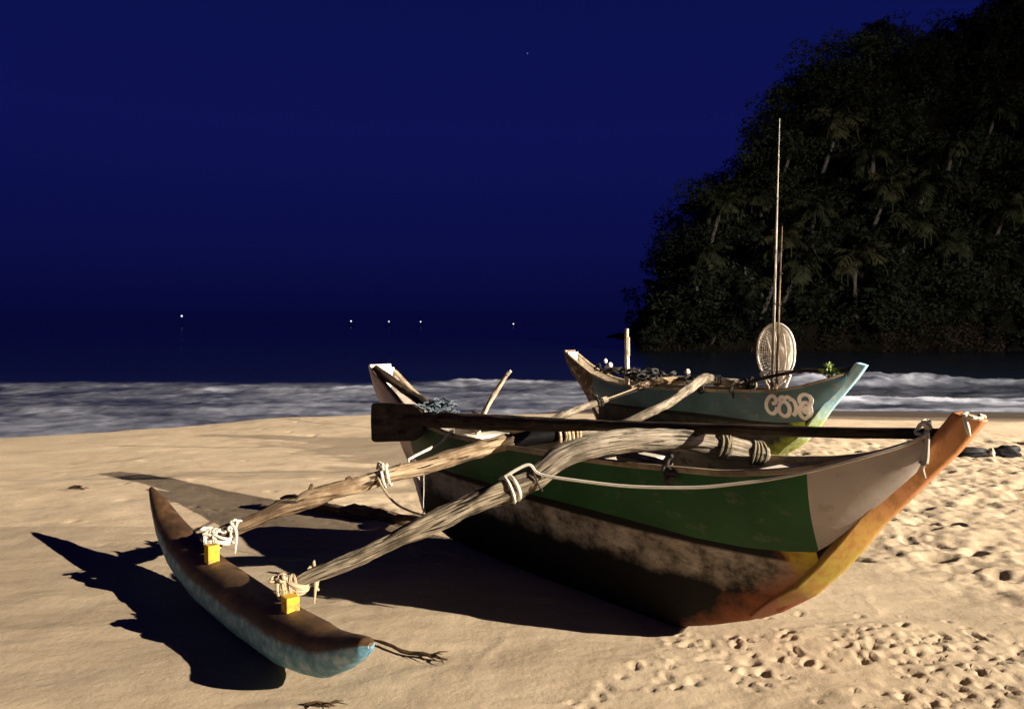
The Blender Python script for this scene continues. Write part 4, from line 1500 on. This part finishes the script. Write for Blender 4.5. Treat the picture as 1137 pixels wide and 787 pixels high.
def twig(pts, r, label, seed, side=5):
    rg = np.random.default_rng(seed)
    P = np.array([(x, y, zs(x, y) + .012 + dz) for x, y, dz in pts])
    org = P[0].copy()
    mb = MB().tube(P - org, [r * .6] + [r] * (len(P) - 2) + [r * .4], 7, True, .25, seed, sub=4)
    for k in range(side):
        t = rg.uniform(.3, .95)
        i = min(int(t * (len(P) - 1)), len(P) - 2)
        b = P[i] * (1 - (t * (len(P) - 1) - i)) + P[i + 1] * (t * (len(P) - 1) - i) - org
        d = (P[-1] - P[0]) / np.linalg.norm(P[-1] - P[0])
        q = b + d * rg.uniform(.04, .11) + np.array([rg.normal() * .02, rg.normal() * .03, rg.uniform(0, .02)])
        mb.tube([b, (b + q) / 2 + np.array([0, 0, .008]), q], [r * .5, r * .45, r * .15], 5)
    o = mb.build("twig", M['twig'])
    o.location = tuple(org)
    tag(o, label, "twig")


twig([(-.66, 3.575, 0), (-.57, 3.51, .012), (-.49, 3.455, .004), (-.38, 3.415, .01), (-.29, 3.39, 0)], .009, "dry brown twig lying on the sand beside the float's blue tip", 1, 8)
twig([(-.82, 2.99, 0), (-.77, 2.985, .006), (-.70, 2.975, 0)], .008, "small dry twig on the sand at the bottom edge of the picture", 2, 4)
twig([(-4.02, 6.93, 0), (-3.95, 6.91, .015), (-3.86, 6.88, 0)], .016, "dark scrap of weed alone on the smooth sand behind the float", 3, 5)

# driftwood behind the booms
pts = [(-1.95, 6.30), (-1.70, 6.22), (-1.47, 6.10), (-1.20, 5.99), (-.95, 5.86), (-.72, 5.74)]
P = np.array([(x, y, zs(x, y) + .02) for x, y in pts])
org = P[0].copy()
mb = MB().tube(P - org, [.03, .055, .06, .065, .055, .02], 14, True, .45, 150, sub=6)
mb.tube([P[1] - org, P[1] - org + np.array([-.12, .1, .05]), P[1] - org + np.array([-.24, .17, .02])], [.03, .022, .008], 8, True, .3, 151, sub=4)
mb.tube([P[4] - org, P[4] - org + np.array([.22, -.2, .06]), P[4] - org + np.array([.42, -.30, .05])], [.03, .022, .008], 8, True, .3, 152, sub=4)
o = mb.build("driftwood", M['log_dark'])
o.location = tuple(org)
tag(o, "rough dark driftwood branch half buried behind the boat's booms", "driftwood")


def rock(x, y, sx, sy, sz, mat, label, seed, rz=0):
    rings = []
    for a in np.linspace(0.08, math.pi - .08, 12):
        ring = []
        for b in np.arange(18) * math.pi / 9:
            d = np.array([math.sin(a) * math.cos(b), math.sin(a) * math.sin(b), math.cos(a)])
            k = 1 + .55 * float(fbm(d[0] * 1.3 + seed, d[1] * 1.3 + d[2] * 1.7, 4, seed))
            ring.append((d[0] * sx * k, d[1] * sy * k, d[2] * sz * k))
        rings.append(ring)
    o = MB().loft(rings).build("rock", M[mat])
    o.location = (x, y, zs(x, y) + sz * .35)
    o.rotation_euler = (0, 0, rz)
    tag(o, label, "rock", "rocks on the sand beyond the orange bow")


rock(5.30, 8.85, .21, .11, .075, 'rock', "largest low dark rock on the sand just beyond the orange bow", 4, .1)
rock(5.53, 8.82, .035, .05, .06, 'stone', "small pale stone between the two dark rocks", 7)
rock(5.72, 8.86, .15, .10, .085, 'rock', "black rock right of the pale stone near the picture's right edge", 9, -.2)
